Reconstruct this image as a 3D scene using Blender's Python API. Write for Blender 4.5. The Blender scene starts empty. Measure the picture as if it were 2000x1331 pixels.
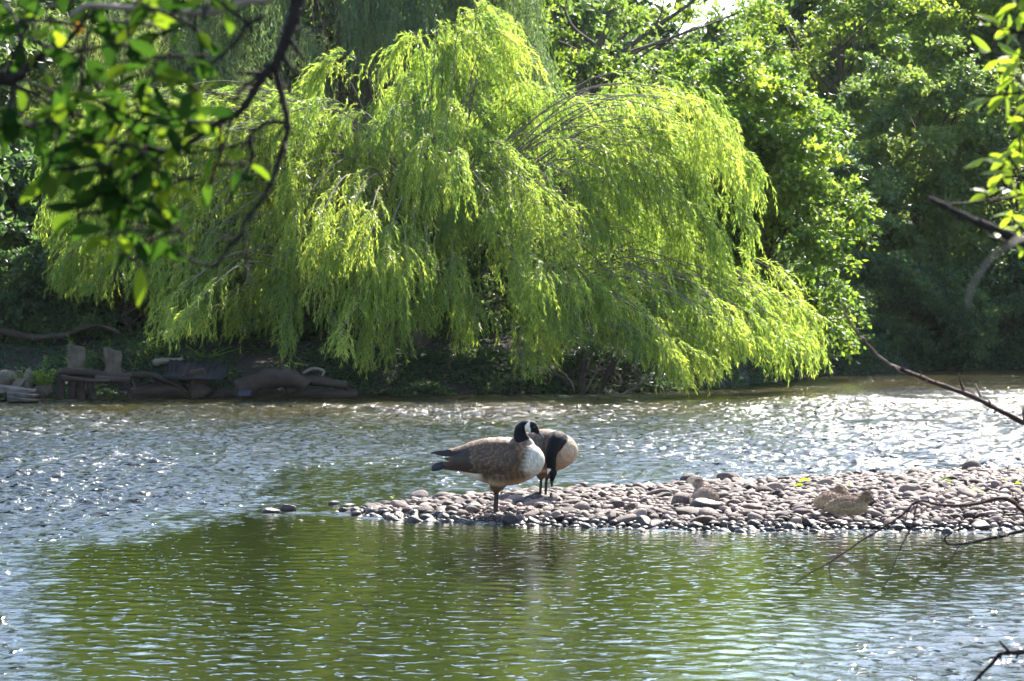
import bpy, bmesh, math, random
import numpy as np
from mathutils import Vector, Matrix, noise as mnoise

sc = bpy.context.scene
COL = sc.collection
R = math.radians

# ------------------------------------------------------------------ camera
F = 5671.0          # focal length in photo pixels (2000 wide)
HZ = 560.0          # horizon row of the photo
EYE = 1.57
cam = bpy.data.objects.new('camera', bpy.data.cameras.new('camera'))
COL.objects.link(cam)
cam.location = (0, 0, EYE)
cam.rotation_euler = (R(90), 0, 0)
cam.data.sensor_width = 36
cam.data.lens = F / 2000 * 36
cam.data.shift_y = -(665.5 - HZ) / 2000
cam.data.clip_start = 0.1
cam.data.clip_end = 2000
cam.data.dof.use_dof = True
cam.data.dof.focus_distance = 20.5
cam.data.dof.aperture_fstop = 10.5
sc.camera = cam

# ------------------------------------------------------------------ light
SUN_AZ, SUN_EL = R(23), R(43)         # azimuth from +Y towards +X
world = bpy.data.worlds.new('World')
sc.world = world
world.use_nodes = True
wt = world.node_tree
sky = wt.nodes.new('ShaderNodeTexSky')
sky.sky_type = 'NISHITA'
sky.sun_disc = False
sky.sun_elevation = SUN_EL
sky.sun_rotation = SUN_AZ
sky.air_density = 1.0
sky.dust_density = 0.6
wt.links.new(sky.outputs[0], wt.nodes['Background'].inputs[0])
wt.nodes['Background'].inputs[1].default_value = 0.125
sl = bpy.data.lights.new('sun', 'SUN')
sl.energy = 5.0
sl.angle = R(0.53)
sl.color = (1.0, 0.93, 0.82)
so = bpy.data.objects.new('sun', sl)
COL.objects.link(so)
SDIR = Vector((math.sin(SUN_AZ) * math.cos(SUN_EL), math.cos(SUN_AZ) * math.cos(SUN_EL), math.sin(SUN_EL)))
so.rotation_euler = SDIR.to_track_quat('Z', 'Y').to_euler()
sc.view_settings.view_transform = 'Standard'
sc.view_settings.look = 'None'
sc.view_settings.gamma = 1.0
sc.view_settings.exposure = 2.08
sc.render.engine = 'CYCLES'
sc.cycles.max_bounces = 7
sc.cycles.diffuse_bounces = 4
sc.cycles.glossy_bounces = 3
sc.cycles.transmission_bounces = 4
sc.cycles.transparent_max_bounces = 6
sc.cycles.sample_clamp_indirect = 6.0
sc.cycles.use_denoising = True
sc.cycles.denoiser = 'OPENIMAGEDENOISE'
sc.cycles.denoising_input_passes = 'RGB_ALBEDO_NORMAL'

# ------------------------------------------------------------------ helpers
def PX(px, py, d):
    """world point seen at a photo position, at distance d"""
    return Vector(((px - 1000) * d / F, d, EYE - (py - HZ) * d / F))

def GD(px, py, z=0.0):
    d = (EYE - z) * F / (py - HZ)
    return Vector(((px - 1000) * d / F, d, z))

def tag(o, label=None, cat=None, group=None, kind=None):
    if label: o['label'] = label
    if cat: o['category'] = cat
    if group: o['group'] = group
    if kind: o['kind'] = kind
    return o

def empty(name, loc=(0, 0, 0), rz=0.0):
    o = bpy.data.objects.new(name, None)
    o.empty_display_size = 0.1
    COL.objects.link(o)
    o.location = loc
    o.rotation_euler = (0, 0, rz)
    return o

def np_mesh(name, V, Fc, mat=None, smooth=True, attrs=None):
    """V (n,3); Fc: list of (m,k) int arrays of equal-sided faces"""
    me = bpy.data.meshes.new(name)
    V = np.asarray(V, dtype=np.float32)
    me.vertices.add(len(V))
    me.vertices.foreach_set('co', V.ravel())
    if not isinstance(Fc, list): Fc = [Fc]
    Fc = [np.asarray(f, dtype=np.int32) for f in Fc if len(f)]
    nl = sum(f.size for f in Fc); nf = sum(len(f) for f in Fc)
    me.loops.add(nl); me.polygons.add(nf)
    me.loops.foreach_set('vertex_index', np.concatenate([f.ravel() for f in Fc]))
    tot = np.concatenate([np.full(len(f), f.shape[1], dtype=np.int32) for f in Fc])
    st = np.concatenate([[0], np.cumsum(tot)[:-1]]).astype(np.int32)
    me.polygons.foreach_set('loop_start', st)
    me.polygons.foreach_set('use_smooth', np.full(nf, smooth))
    for k, a in (attrs or {}).items():
        a = np.asarray(a, dtype=np.float32)
        if a.ndim == 1:
            at = me.attributes.new(k, 'FLOAT', 'POINT'); at.data.foreach_set('value', a)
        else:
            at = me.color_attributes.new(k, 'FLOAT_COLOR', 'POINT'); at.data.foreach_set('color', a.ravel())
    me.update(calc_edges=True)
    me.validate()
    if mat: me.materials.append(mat)
    return me

def link(name, me, parent=None, loc=None):
    o = bpy.data.objects.new(name, me)
    COL.objects.link(o)
    if parent: o.parent = parent
    if loc is not None: o.location = loc
    return o

class MB:
    """collects tubes, boxes and blades into one mesh"""
    def __init__(s):
        s.v = []; s.f4 = []; s.f3 = []; s.n = 0; s.t = []
    def add(s, V, f4=None, f3=None, tone=0.5):
        V = np.asarray(V, dtype=float)
        s.v.append(V)
        if f4 is not None and len(f4): s.f4.append(np.asarray(f4) + s.n)
        if f3 is not None and len(f3): s.f3.append(np.asarray(f3) + s.n)
        t = np.empty(len(V)); t[:] = tone
        s.t.append(t)
        s.n += len(V)
    def tube(s, pts, rad, n=6, jitter=0.0, rng=None, tone=0.5):
        pts = [Vector(p) for p in pts]
        m = len(pts)
        if m < 2: return
        if not hasattr(rad, '__len__'): rad = [rad] * m
        rings = []
        ref = Vector((0.3, 0.2, 0.93))
        prev = None
        for i in range(m):
            t = (pts[min(i + 1, m - 1)] - pts[max(i - 1, 0)])
            if t.length < 1e-9: t = Vector((0, 0, 1))
            t.normalize()
            if prev is None:
                u = t.cross(ref)
                if u.length < 0.1: u = t.cross(Vector((1, 0, 0)))
            else:
                u = prev - t * prev.dot(t)
            u.normalize(); prev = u
            w = t.cross(u)
            for k in range(n):
                a = 2 * math.pi * k / n
                r = rad[i]
                if jitter and rng: r *= 1 + rng.uniform(-jitter, jitter)
                rings.append(pts[i] + (u * math.cos(a) + w * math.sin(a)) * r)
        f4 = []
        for i in range(m - 1):
            for k in range(n):
                a = i * n + k; b = i * n + (k + 1) % n
                f4.append((a, b, b + n, a + n))
        c0 = len(rings); rings.append(pts[0]); rings.append(pts[-1])
        f3 = [(c0, (k + 1) % n, k) for k in range(n)] + [(c0 + 1, (m - 1) * n + k, (m - 1) * n + (k + 1) % n) for k in range(n)]
        s.add([tuple(v) for v in rings], f4, f3, tone)
    def bm(s, bm, tone=0.5):
        bm.verts.ensure_lookup_table()
        bmesh.ops.triangulate(bm, faces=bm.faces)
        for i, v in enumerate(bm.verts): v.index = i
        s.add([tuple(v.co) for v in bm.verts], None, [[v.index for v in f.verts] for f in bm.faces], tone)
        bm.free()
    def mesh(s, name, mat, smooth=True):
        V = np.concatenate(s.v)
        return np_mesh(name, V, [np.concatenate(x) for x in (s.f4, s.f3) if x], mat, smooth, {'tone': np.concatenate(s.t)})
    def build(s, name, mat, parent=None, smooth=True):
        return link(name, s.mesh(name, mat, smooth), parent)

def catmull(pts, k=5):
    P = [Vector(p) for p in pts]
    P = [P[0] * 2 - P[1]] + P + [P[-1] * 2 - P[-2]]
    out = []
    for i in range(1, len(P) - 2):
        for j in range(k):
            t = j / k
            a, b, c, d = P[i - 1], P[i], P[i + 1], P[i + 2]
            out.append(0.5 * ((2 * b) + (c - a) * t + (2 * a - 5 * b + 4 * c - d) * t * t + (3 * b - a - 3 * c + d) * t ** 3))
    out.append(P[-2])
    return out

def nrm(a):
    return a / np.maximum(np.linalg.norm(a, axis=-1, keepdims=True), 1e-9)

def leaves_np(C, D, S, L, W, fold=0.0):
    """diamond leaves: base C, direction D, side S, length L, width W -> verts, quads"""
    n = len(C)
    L = np.broadcast_to(L, (n,))[:, None]; W = np.broadcast_to(W, (n,))[:, None]
    N = np.cross(D, S)
    mid = C + D * L * 0.42
    V = np.stack([C, mid + S * W * 0.5 + N * fold * W, C + D * L, mid - S * W * 0.5 + N * fold * W], axis=1).reshape(-1, 3)
    q = np.arange(n * 4, dtype=np.int32).reshape(n, 4)
    return V, q

# ------------------------------------------------------------------ materials
def new_mat(name):
    m = bpy.data.materials.new(name); m.use_nodes = True
    nt = m.node_tree
    return m, nt, nt.nodes['Principled BSDF'], nt.nodes['Material Output']

def N(nt, t, **kw):
    n = nt.nodes.new(t)
    for k, v in kw.items():
        if hasattr(n, k): setattr(n, k, v)
        else: n.inputs[k].default_value = v
    return n

def ramp(nt, fac, stops):
    r = nt.nodes.new('ShaderNodeValToRGB')
    el = r.color_ramp.elements
    while len(el) < len(stops): el.new(0.5)
    for e, (p, c) in zip(el, stops):
        e.position = p; e.color = (*c, 1)
    nt.links.new(fac, r.inputs[0])
    return r.outputs[0]

def leaf_mat(name, front, trans, rough=0.42, spec=0.5, tfac=0.5):
    """front / trans: lists of (pos, rgb) over the per-leaf tone"""
    m, nt, p, out = new_mat(name)
    at = N(nt, 'ShaderNodeAttribute', attribute_name='tone')
    c1 = ramp(nt, at.outputs['Fac'], front)
    c2 = ramp(nt, at.outputs['Fac'], trans)
    nt.links.new(c1, p.inputs['Base Color'])
    p.inputs['Roughness'].default_value = rough
    p.inputs['Specular IOR Level'].default_value = spec
    tr = N(nt, 'ShaderNodeBsdfTranslucent')
    nt.links.new(c2, tr.inputs['Color'])
    mx = N(nt, 'ShaderNodeMixShader'); mx.inputs[0].default_value = tfac
    nt.links.new(p.outputs[0], mx.inputs[1]); nt.links.new(tr.outputs[0], mx.inputs[2])
    nt.links.new(mx.outputs[0], out.inputs['Surface'])
    return m

def rough_mat(name, stops, scale=8, rough=0.85, bump=0.3, bscale=40, spec=0.3, stretch=None, use_obj=True, rand=0.0):
    m, nt, p, out = new_mat(name)
    tc = N(nt, 'ShaderNodeTexCoord')
    src = tc.outputs['Object']
    if stretch:
        mp = N(nt, 'ShaderNodeMapping'); mp.inputs['Scale'].default_value = stretch
        nt.links.new(src, mp.inputs[0]); src = mp.outputs[0]
    n1 = N(nt, 'ShaderNodeTexNoise', Scale=scale, Detail=6.0, Roughness=0.6)
    nt.links.new(src, n1.inputs['Vector'])
    fac = n1.outputs['Fac']
    if rand:
        oi = N(nt, 'ShaderNodeObjectInfo')
        at = N(nt, 'ShaderNodeAttribute', attribute_name='tone')
        a = N(nt, 'ShaderNodeMath', operation='ADD')
        nt.links.new(oi.outputs['Random'], a.inputs[0]); nt.links.new(at.outputs['Fac'], a.inputs[1])
        fr = N(nt, 'ShaderNodeMath', operation='FRACT'); nt.links.new(a.outputs[0], fr.inputs[0])
        ml = N(nt, 'ShaderNodeMath', operation='MULTIPLY_ADD')
        ml.inputs[1].default_value = rand; ml.inputs[2].default_value = -rand / 2
        nt.links.new(fr.outputs[0], ml.inputs[0])
        ad = N(nt, 'ShaderNodeMath', operation='ADD')
        nt.links.new(fac, ad.inputs[0]); nt.links.new(ml.outputs[0], ad.inputs[1])
        fac = ad.outputs[0]
    c = ramp(nt, fac, stops)
    nt.links.new(c, p.inputs['Base Color'])
    p.inputs['Roughness'].default_value = rough
    p.inputs['Specular IOR Level'].default_value = spec
    n2 = N(nt, 'ShaderNodeTexNoise', Scale=bscale, Detail=5.0, Roughness=0.65)
    nt.links.new(src, n2.inputs['Vector'])
    b = N(nt, 'ShaderNodeBump', Strength=bump, Distance=0.02)
    nt.links.new(n2.outputs['Fac'], b.inputs['Height']); nt.links.new(b.outputs[0], p.inputs['Normal'])
    return m

M = {}
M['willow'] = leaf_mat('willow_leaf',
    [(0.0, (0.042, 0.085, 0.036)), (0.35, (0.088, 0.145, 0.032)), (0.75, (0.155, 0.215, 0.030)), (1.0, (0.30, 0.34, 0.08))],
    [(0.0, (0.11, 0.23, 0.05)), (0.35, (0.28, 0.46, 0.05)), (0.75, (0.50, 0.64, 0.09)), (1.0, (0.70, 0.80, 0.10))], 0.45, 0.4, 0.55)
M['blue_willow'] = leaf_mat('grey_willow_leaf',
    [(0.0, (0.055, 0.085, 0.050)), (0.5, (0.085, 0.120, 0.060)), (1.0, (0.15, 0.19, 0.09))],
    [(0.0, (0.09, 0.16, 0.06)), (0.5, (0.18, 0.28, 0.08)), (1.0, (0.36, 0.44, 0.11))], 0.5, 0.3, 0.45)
M['maple'] = leaf_mat('broad_leaf',
    [(0.0, (0.038, 0.075, 0.020)), (0.5, (0.072, 0.122, 0.024)), (1.0, (0.14, 0.19, 0.032))],
    [(0.0, (0.12, 0.23, 0.03)), (0.5, (0.28, 0.43, 0.04)), (1.0, (0.52, 0.64, 0.05))], 0.5, 0.35, 0.5)
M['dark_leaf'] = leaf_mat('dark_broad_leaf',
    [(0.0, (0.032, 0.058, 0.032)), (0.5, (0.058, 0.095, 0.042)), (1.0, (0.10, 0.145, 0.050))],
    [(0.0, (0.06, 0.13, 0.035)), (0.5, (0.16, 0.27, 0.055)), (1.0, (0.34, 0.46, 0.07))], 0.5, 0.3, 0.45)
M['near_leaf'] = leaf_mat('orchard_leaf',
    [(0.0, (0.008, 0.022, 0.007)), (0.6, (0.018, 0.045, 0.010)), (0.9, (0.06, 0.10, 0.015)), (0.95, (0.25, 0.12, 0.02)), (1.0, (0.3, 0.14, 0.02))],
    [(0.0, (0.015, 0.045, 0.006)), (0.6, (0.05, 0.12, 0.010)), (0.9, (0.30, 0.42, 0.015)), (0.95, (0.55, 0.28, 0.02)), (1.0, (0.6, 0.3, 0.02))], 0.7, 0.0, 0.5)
M['lime_leaf'] = leaf_mat('lime_leaf',
    [(0.0, (0.06, 0.11, 0.02)), (1.0, (0.13, 0.19, 0.025))],
    [(0.0, (0.16, 0.28, 0.015)), (1.0, (0.42, 0.55, 0.03))], 0.45, 0.4, 0.6)
M['bark'] = rough_mat('bark', [(0.3, (0.035, 0.026, 0.02)), (0.7, (0.12, 0.095, 0.075))], 6, 0.9, 0.7, 30, stretch=(1, 1, 0.25))
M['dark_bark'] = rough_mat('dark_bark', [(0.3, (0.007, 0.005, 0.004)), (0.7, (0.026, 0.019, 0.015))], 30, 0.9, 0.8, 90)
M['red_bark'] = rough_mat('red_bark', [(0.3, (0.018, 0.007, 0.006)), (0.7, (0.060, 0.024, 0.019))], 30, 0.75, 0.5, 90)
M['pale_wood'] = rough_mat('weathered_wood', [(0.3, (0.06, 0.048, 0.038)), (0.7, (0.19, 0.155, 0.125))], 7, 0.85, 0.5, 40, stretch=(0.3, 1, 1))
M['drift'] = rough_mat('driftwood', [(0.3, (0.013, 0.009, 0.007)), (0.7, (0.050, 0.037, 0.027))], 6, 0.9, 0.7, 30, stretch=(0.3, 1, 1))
M['rock'] = rough_mat('bank_rock', [(0.3, (0.045, 0.036, 0.030)), (0.7, (0.15, 0.128, 0.11))], 5, 0.9, 0.6, 25, rand=0.3)
M['cobble'] = rough_mat('dry_cobble', [(0.22, (0.018, 0.011, 0.008)), (0.5, (0.086, 0.056, 0.045)), (0.8, (0.27, 0.190, 0.158))], 9, 0.66, 0.45, 35, 0.25, rand=0.5)
M['wet_cobble'] = rough_mat('wet_cobble', [(0.3, (0.022, 0.018, 0.017)), (0.8, (0.055, 0.041, 0.036))], 9, 0.42, 0.35, 45, 0.22, rand=0.4)
M['concrete'] = rough_mat('old_concrete', [(0.3, (0.036, 0.028, 0.019)), (0.55, (0.082, 0.068, 0.05)), (0.8, (0.14, 0.122, 0.098))], 6, 0.92, 0.5, 25)
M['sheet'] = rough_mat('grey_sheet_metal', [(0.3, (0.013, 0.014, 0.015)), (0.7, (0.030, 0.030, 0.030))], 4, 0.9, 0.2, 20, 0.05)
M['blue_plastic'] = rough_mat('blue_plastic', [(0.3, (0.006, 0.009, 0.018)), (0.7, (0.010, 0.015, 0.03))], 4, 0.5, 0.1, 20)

# ------------------------------------------------------------------ ground
BANK_X = np.array([-200, -12, -7.1, -4.2, -1.4, 1.5, 3.0, 5.2, 8.0, 12, 30, 200.])
BANK_D = np.array([34, 40.6, 40.9, 41.0, 41.9, 42.8, 44.5, 50.5, 55.0, 56, 57, 57.])
def bank_d(x): return np.interp(x, BANK_X, BANK_D)

BX = np.array([-1.10, -1.02, -0.56, 0.0, 1.2, 2.5, 4.3, 7, 12, 18, 22.])
BF = np.array([20.1, 19.9, 19.6, 19.25, 18.8, 18.75, 18.7, 18.6, 18.5, 19, 22.])
BB = np.array([20.2, 20.45, 21.1, 21.8, 22.6, 23.5, 24.7, 26.5, 27, 26, 22.5])
BH = np.array([0.0, 0.01, 0.035, 0.055, 0.08, 0.105, 0.125, 0.2, 0.2, 0.1, 0.])
def bar_h(x, y):
    f = np.interp(x, BX, BF, left=20.15); b = np.interp(x, BX, BB, left=20.16); h = np.interp(x, BX, BH, left=0)
    t = (y - f) / np.maximum(b - f, 0.05)
    up = np.clip(t, 0, 1)
    prof = np.sin(np.pi * up ** 0.85) ** 0.8 * h
    out = np.minimum(np.where(t < 0, (y - f), np.where(t > 1, (b - y), 0)), 0)
    xo = np.minimum(np.minimum(x - BX[0], BX[-1] - x), 0)
    return np.where((out < 0) | (xo < 0), np.maximum(-0.55, (out + xo) * 0.13 - 0.006), prof)

def fnoise(x, y, s, seed=0):
    rs = np.random.RandomState(seed)
    r = 0
    for k in range(7):
        a = rs.uniform(0, 2 * np.pi); fr = s * rs.uniform(0.5, 1.9); ph = rs.uniform(0, 7)
        r = r + np.sin((x * np.cos(a) + y * np.sin(a)) * fr + ph + 1.3 * np.sin((x * np.sin(a) - y * np.cos(a)) * fr * 0.6 + ph))
    return r / 7

def ground_z(x, y):
    d = y - bank_d(x)
    far = np.where(d < 0, np.maximum(-0.55, d * 0.45), 0.55 * (1 - np.exp(-np.maximum(d, 0) / 0.6)) + 0.09 * np.maximum(d, 0))
    far = np.minimum(far, 4.5) + np.where(d > 0, fnoise(x, y, 1.7, 3) * 0.10 * np.clip(d, 0, 1), 0)
    near = np.clip((8.6 - y) * 0.16, -0.55, 0.45)
    b = bar_h(x, y)
    mid = np.maximum(np.maximum(far, near), b)
    return mid

def axis(segs):
    out = [segs[0][0]]
    for a, b, st in segs:
        n = max(1, int(round((b - a) / st)))
        out += list(np.linspace(a, b, n + 1)[1:])
    return np.array(out)

gx = axis([(-260, -60, 20), (-60, -14, 1.5), (-14, -1.5, 0.25), (-1.5, 6, 0.06), (6, 24, 0.4), (24, 60, 2), (60, 260, 20)])
gy = axis([(-80, 0, 8), (0, 18, 0.5), (18, 26, 0.06), (26, 38, 0.6), (38, 60, 0.25), (60, 120, 3), (120, 500, 30)])
GX, GY = np.meshgrid(gx, gy)
GZ = ground_z(GX, GY)
def grid_faces(nr, nc):
    i = np.arange(nr * nc).reshape(nr, nc)
    return np.stack([i[:-1, :-1].ravel(), i[:-1, 1:].ravel(), i[1:, 1:].ravel(), i[1:, :-1].ravel()], axis=1)
gm, nt, p, out = new_mat('river_soil')
geo = N(nt, 'ShaderNodeNewGeometry')
n1 = N(nt, 'ShaderNodeTexNoise', Scale=2.5, Detail=8.0, Roughness=0.65)
nt.links.new(geo.outputs['Position'], n1.inputs['Vector'])
c = ramp(nt, n1.outputs['Fac'], [(0.3, (0.008, 0.006, 0.005)), (0.55, (0.020, 0.015, 0.011)), (0.75, (0.016, 0.018, 0.008))])
nt.links.new(c, p.inputs['Base Color']); p.inputs['Roughness'].default_value = 0.95
n2 = N(nt, 'ShaderNodeTexVoronoi', Scale=22.0)
nt.links.new(geo.outputs['Position'], n2.inputs['Vector'])
b = N(nt, 'ShaderNodeBump', Strength=0.6, Distance=0.03)
nt.links.new(n2.outputs['Distance'], b.inputs['Height']); nt.links.new(b.outputs[0], p.inputs['Normal'])
tag(link('ground', np_mesh('ground', np.stack([GX, GY, GZ], -1).reshape(-1, 3), grid_faces(*GX.shape), gm)),
    'dark soil river bank and river bed', None, None, 'structure')

# ------------------------------------------------------------------ water
def sstep(a, b, x):
    t = np.clip((x - a) / (b - a), 0, 1); return t * t * (3 - 2 * t)

def rough_map(x, y):
    """how choppy the river runs at each place (slope of its waves)"""
    py = HZ + EYE * F / y; px = 1000 + x * F / y
    n1 = fnoise(x, y * 0.45, 1.1, 11); n2 = fnoise(x, y * 0.5, 3.0, 12)
    calm = 0.0120 + 0.005 * n1 + 0.004 * sstep(1080, 1250, py)
    up = sstep(1022, 948, py + 34 * n1 + 26 * n2 - 55 * sstep(560, 150, px)) * (1 - 0.6 * sstep(0.25, 0.6, n2))         # the open river past the bar
    riff = 0.160 + 0.06 * n1 + 0.05 * n2
    right = sstep(1150, 1650, px) * sstep(940, 900, py)
    left = sstep(620, 250, px)
    mid = sstep(860, 930, py) * sstep(350, 620, px) * (1 - sstep(1150, 1450, px))
    riff = riff + 0.05 * right + 0.055 * left * sstep(780, 850, py) - 0.095 * mid
    far = sstep(775, 735, py)
    riff = riff + 0.07 * sstep(835, 800, py) * sstep(1350, 1100, px)
    riff = riff * (1 - 0.6 * far)
    a = calm * (1 - up) + riff * up
    bl = sstep(180, -60, px + 50 * n1) * sstep(1000, 1060, py)
    br = sstep(1120, 1330, py + 0.20 * (px - 1750) + 45 * n1 + 25 * n2) * sstep(1380, 1850, px)
    a = a + 0.10 * bl + 0.10 * br
    df = np.interp(x, BX, BF) - y               # wavelets lapping along the bar
    lap = sstep(0.34, 0.08, df) * sstep(-0.3, -0.05, df) * sstep(-1.9, -1.0, x)
    a = a + 0.15 * lap * (0.6 + 0.8 * n2)
    return np.maximum(a, 0.015)

wy = axis([(-4, 8, 1.0), (8, 12, 0.06), (12, 27, 0.026), (27, 42, 0.036), (42, 60, 0.07), (60, 70, 1.0)])
wu = np.concatenate([-np.geomspace(0.24, 9, 26)[::-1], np.linspace(-0.235, 0.235, 720), np.geomspace(0.24, 9, 26)])
WU, WY = np.meshgrid(wu, wy)
WX = WU * np.maximum(WY, 9)
amp = rough_map(WX, np.maximum(WY, 9))
wr = np.random.RandomState(5)
WZ = np.zeros_like(WX)
core = (np.abs(WU) < 0.236)
fadeF = np.where(core, 1.0, 0.0) * sstep(9, 11.5, WY) * (1 - sstep(57, 60, WY))
NW = 54
for k in range(NW):
    lam = 0.11 * (7.0 ** (k / (NW - 1.0)))
    # two wind trains plus scatter
    main = R(-128) if k % 3 else R(-62)
    th = main + wr.normal(0, 0.36 if k % 5 else 1.2)
    kk = 2 * np.pi / lam
    kx, ky = kk * np.cos(th), kk * np.sin(th)
    ph = wr.uniform(0, 7)
    env = 1 + 0.8 * np.sin(WX * wr.uniform(-1.6, 1.6) + WY * wr.uniform(-1.2, 1.2) + wr.uniform(0, 7))
    w = math.exp(-((math.log(lam / 0.17)) / 0.62) ** 2)
    s = np.sin(kx * WX + ky * WY + ph + 0.6 * np.sin(0.31 * kx * WY - 0.27 * ky * WX))
    lf = 1.0 if lam > 0.2 else (1 - sstep(36, 48, WY) * 0.5)
    WZ += (w * math.sqrt(2 * 2.6 / NW) / kk) * env * s * lf
WZ *= amp * 1.25 * fadeF
# riffle by the willow's root: a low standing step
WZ += 0.0
wm, nt, p, out = new_mat('river_water')
geo = N(nt, 'ShaderNodeNewGeometry')
mp = N(nt, 'ShaderNodeMapping'); mp.inputs['Scale'].default_value = (1, 0.5, 1)
nt.links.new(geo.outputs['Position'], mp.inputs[0])
n1 = N(nt, 'ShaderNodeTexNoise', Scale=0.55, Detail=4.0, Roughness=0.6)
nt.links.new(mp.outputs[0], n1.inputs['Vector'])
sep = N(nt, 'ShaderNodeSeparateXYZ'); nt.links.new(geo.outputs['Position'], sep.inputs[0])
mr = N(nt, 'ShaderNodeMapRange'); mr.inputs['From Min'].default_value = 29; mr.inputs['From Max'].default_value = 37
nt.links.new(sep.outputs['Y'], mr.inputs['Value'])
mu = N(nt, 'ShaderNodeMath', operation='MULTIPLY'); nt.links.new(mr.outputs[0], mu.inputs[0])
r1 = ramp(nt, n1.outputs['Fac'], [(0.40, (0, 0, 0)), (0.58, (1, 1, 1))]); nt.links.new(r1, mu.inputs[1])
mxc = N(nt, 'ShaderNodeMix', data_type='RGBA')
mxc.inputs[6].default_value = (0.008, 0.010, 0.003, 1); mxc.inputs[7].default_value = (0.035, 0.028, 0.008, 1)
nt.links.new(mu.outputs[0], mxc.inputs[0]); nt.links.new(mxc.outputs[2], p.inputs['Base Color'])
p.inputs['Roughness'].default_value = 0.045
p.inputs['IOR'].default_value = 1.333
at = N(nt, 'ShaderNodeAttribute', attribute_name='chop')
n2 = N(nt, 'ShaderNodeTexNoise', Scale=27.0, Detail=3.0, Roughness=0.6)
nt.links.new(geo.outputs['Position'], n2.inputs['Vector'])
mrr = N(nt, 'ShaderNodeMapRange'); mrr.inputs['From Min'].default_value = 0.03; mrr.inputs['From Max'].default_value = 0.16; mrr.inputs['To Min'].default_value = 0.03; mrr.inputs['To Max'].default_value = 0.125
nt.links.new(at.outputs['Fac'], mrr.inputs['Value']); nt.links.new(mrr.outputs[0], p.inputs['Roughness'])
bs = N(nt, 'ShaderNodeMath', operation='MULTIPLY'); bs.inputs[1].default_value = 5.0
nt.links.new(at.outputs['Fac'], bs.inputs[0])
b = N(nt, 'ShaderNodeBump', Distance=0.014)
nt.links.new(bs.outputs[0], b.inputs['Strength'])
# scattered sharp little crests that catch the sun
n3 = N(nt, 'ShaderNodeTexNoise', Scale=12.0, Detail=1.0, Roughness=0.5)
nt.links.new(geo.outputs['Position'], n3.inputs['Vector'])
mr3 = N(nt, 'ShaderNodeMapRange'); mr3.inputs['From Min'].default_value = 0.59; mr3.inputs['From Max'].default_value = 0.79; mr3.inputs['To Max'].default_value = 10.0
nt.links.new(n3.outputs['Fac'], mr3.inputs['Value'])
ad3 = N(nt, 'ShaderNodeMath', operation='ADD'); nt.links.new(n2.outputs['Fac'], ad3.inputs[0]); nt.links.new(mr3.outputs[0], ad3.inputs[1])
nt.links.new(ad3.outputs[0], b.inputs['Height']); nt.links.new(b.outputs[0], p.inputs['Normal'])
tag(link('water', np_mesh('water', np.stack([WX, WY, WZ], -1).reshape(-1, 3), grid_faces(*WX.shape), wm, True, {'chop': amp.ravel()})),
    'rippled river with sun glitter', None, None, 'structure')
del WX, WY, WZ, WU, amp
#@@REST

# ------------------------------------------------------------------ trees
def hang(rng, P0, D0, L, a, step, leaf_l, leaf_w, tone, wind=(0.0, 0.0)):
    """strands that leave P0 along D0 and fall; returns leaf arrays and twig polylines"""
    n = len(P0)
    m = int(max(L) / step) + 1
    s = (np.arange(m) * step)[None, :] + rng.uniform(0, step, (n, 1))
    ok = s < L[:, None]
    a = a[:, None]
    e = np.exp(-s / a)
    pos = P0[:, None, :] + D0[:, None, :] * (a * (1 - e))[..., None]
    drop = s - a * (1 - e)
    sway = rng.normal(0, 0.10, (n, 1, 2)) + np.array(wind)
    wob = np.sin(s * 5 + rng.uniform(0, 7, (n, 1))) * 0.02
    pos[..., 2] -= drop
    pos[..., :2] += sway * drop[..., None]
    pos[..., 0] += wob
    tan = D0[:, None, :] * e[..., None]
    tan[..., 2] -= (1 - e)
    tan[..., :2] += sway * (1 - e)[..., None]
    tan = nrm(tan)
    C = pos[ok]; T = tan[ok]
    k = len(C)
    lat = nrm(rng.normal(0, 1, (k, 3)))
    D = nrm(T * 0.9 + lat * 0.5 + np.array([0, 0, -0.12]))
    S = nrm(np.cross(D, nrm(rng.normal(0, 1, (k, 3)))))
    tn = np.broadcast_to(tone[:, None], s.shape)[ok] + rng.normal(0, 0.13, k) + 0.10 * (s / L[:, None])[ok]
    ll = leaf_l * rng.uniform(0.65, 1.25, k)
    V, q = leaves_np(C, D, S, ll, leaf_w * rng.uniform(0.7, 1.2, k))
    return V, q, np.repeat(np.clip(tn, 0, 1), 4), pos, ok

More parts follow.
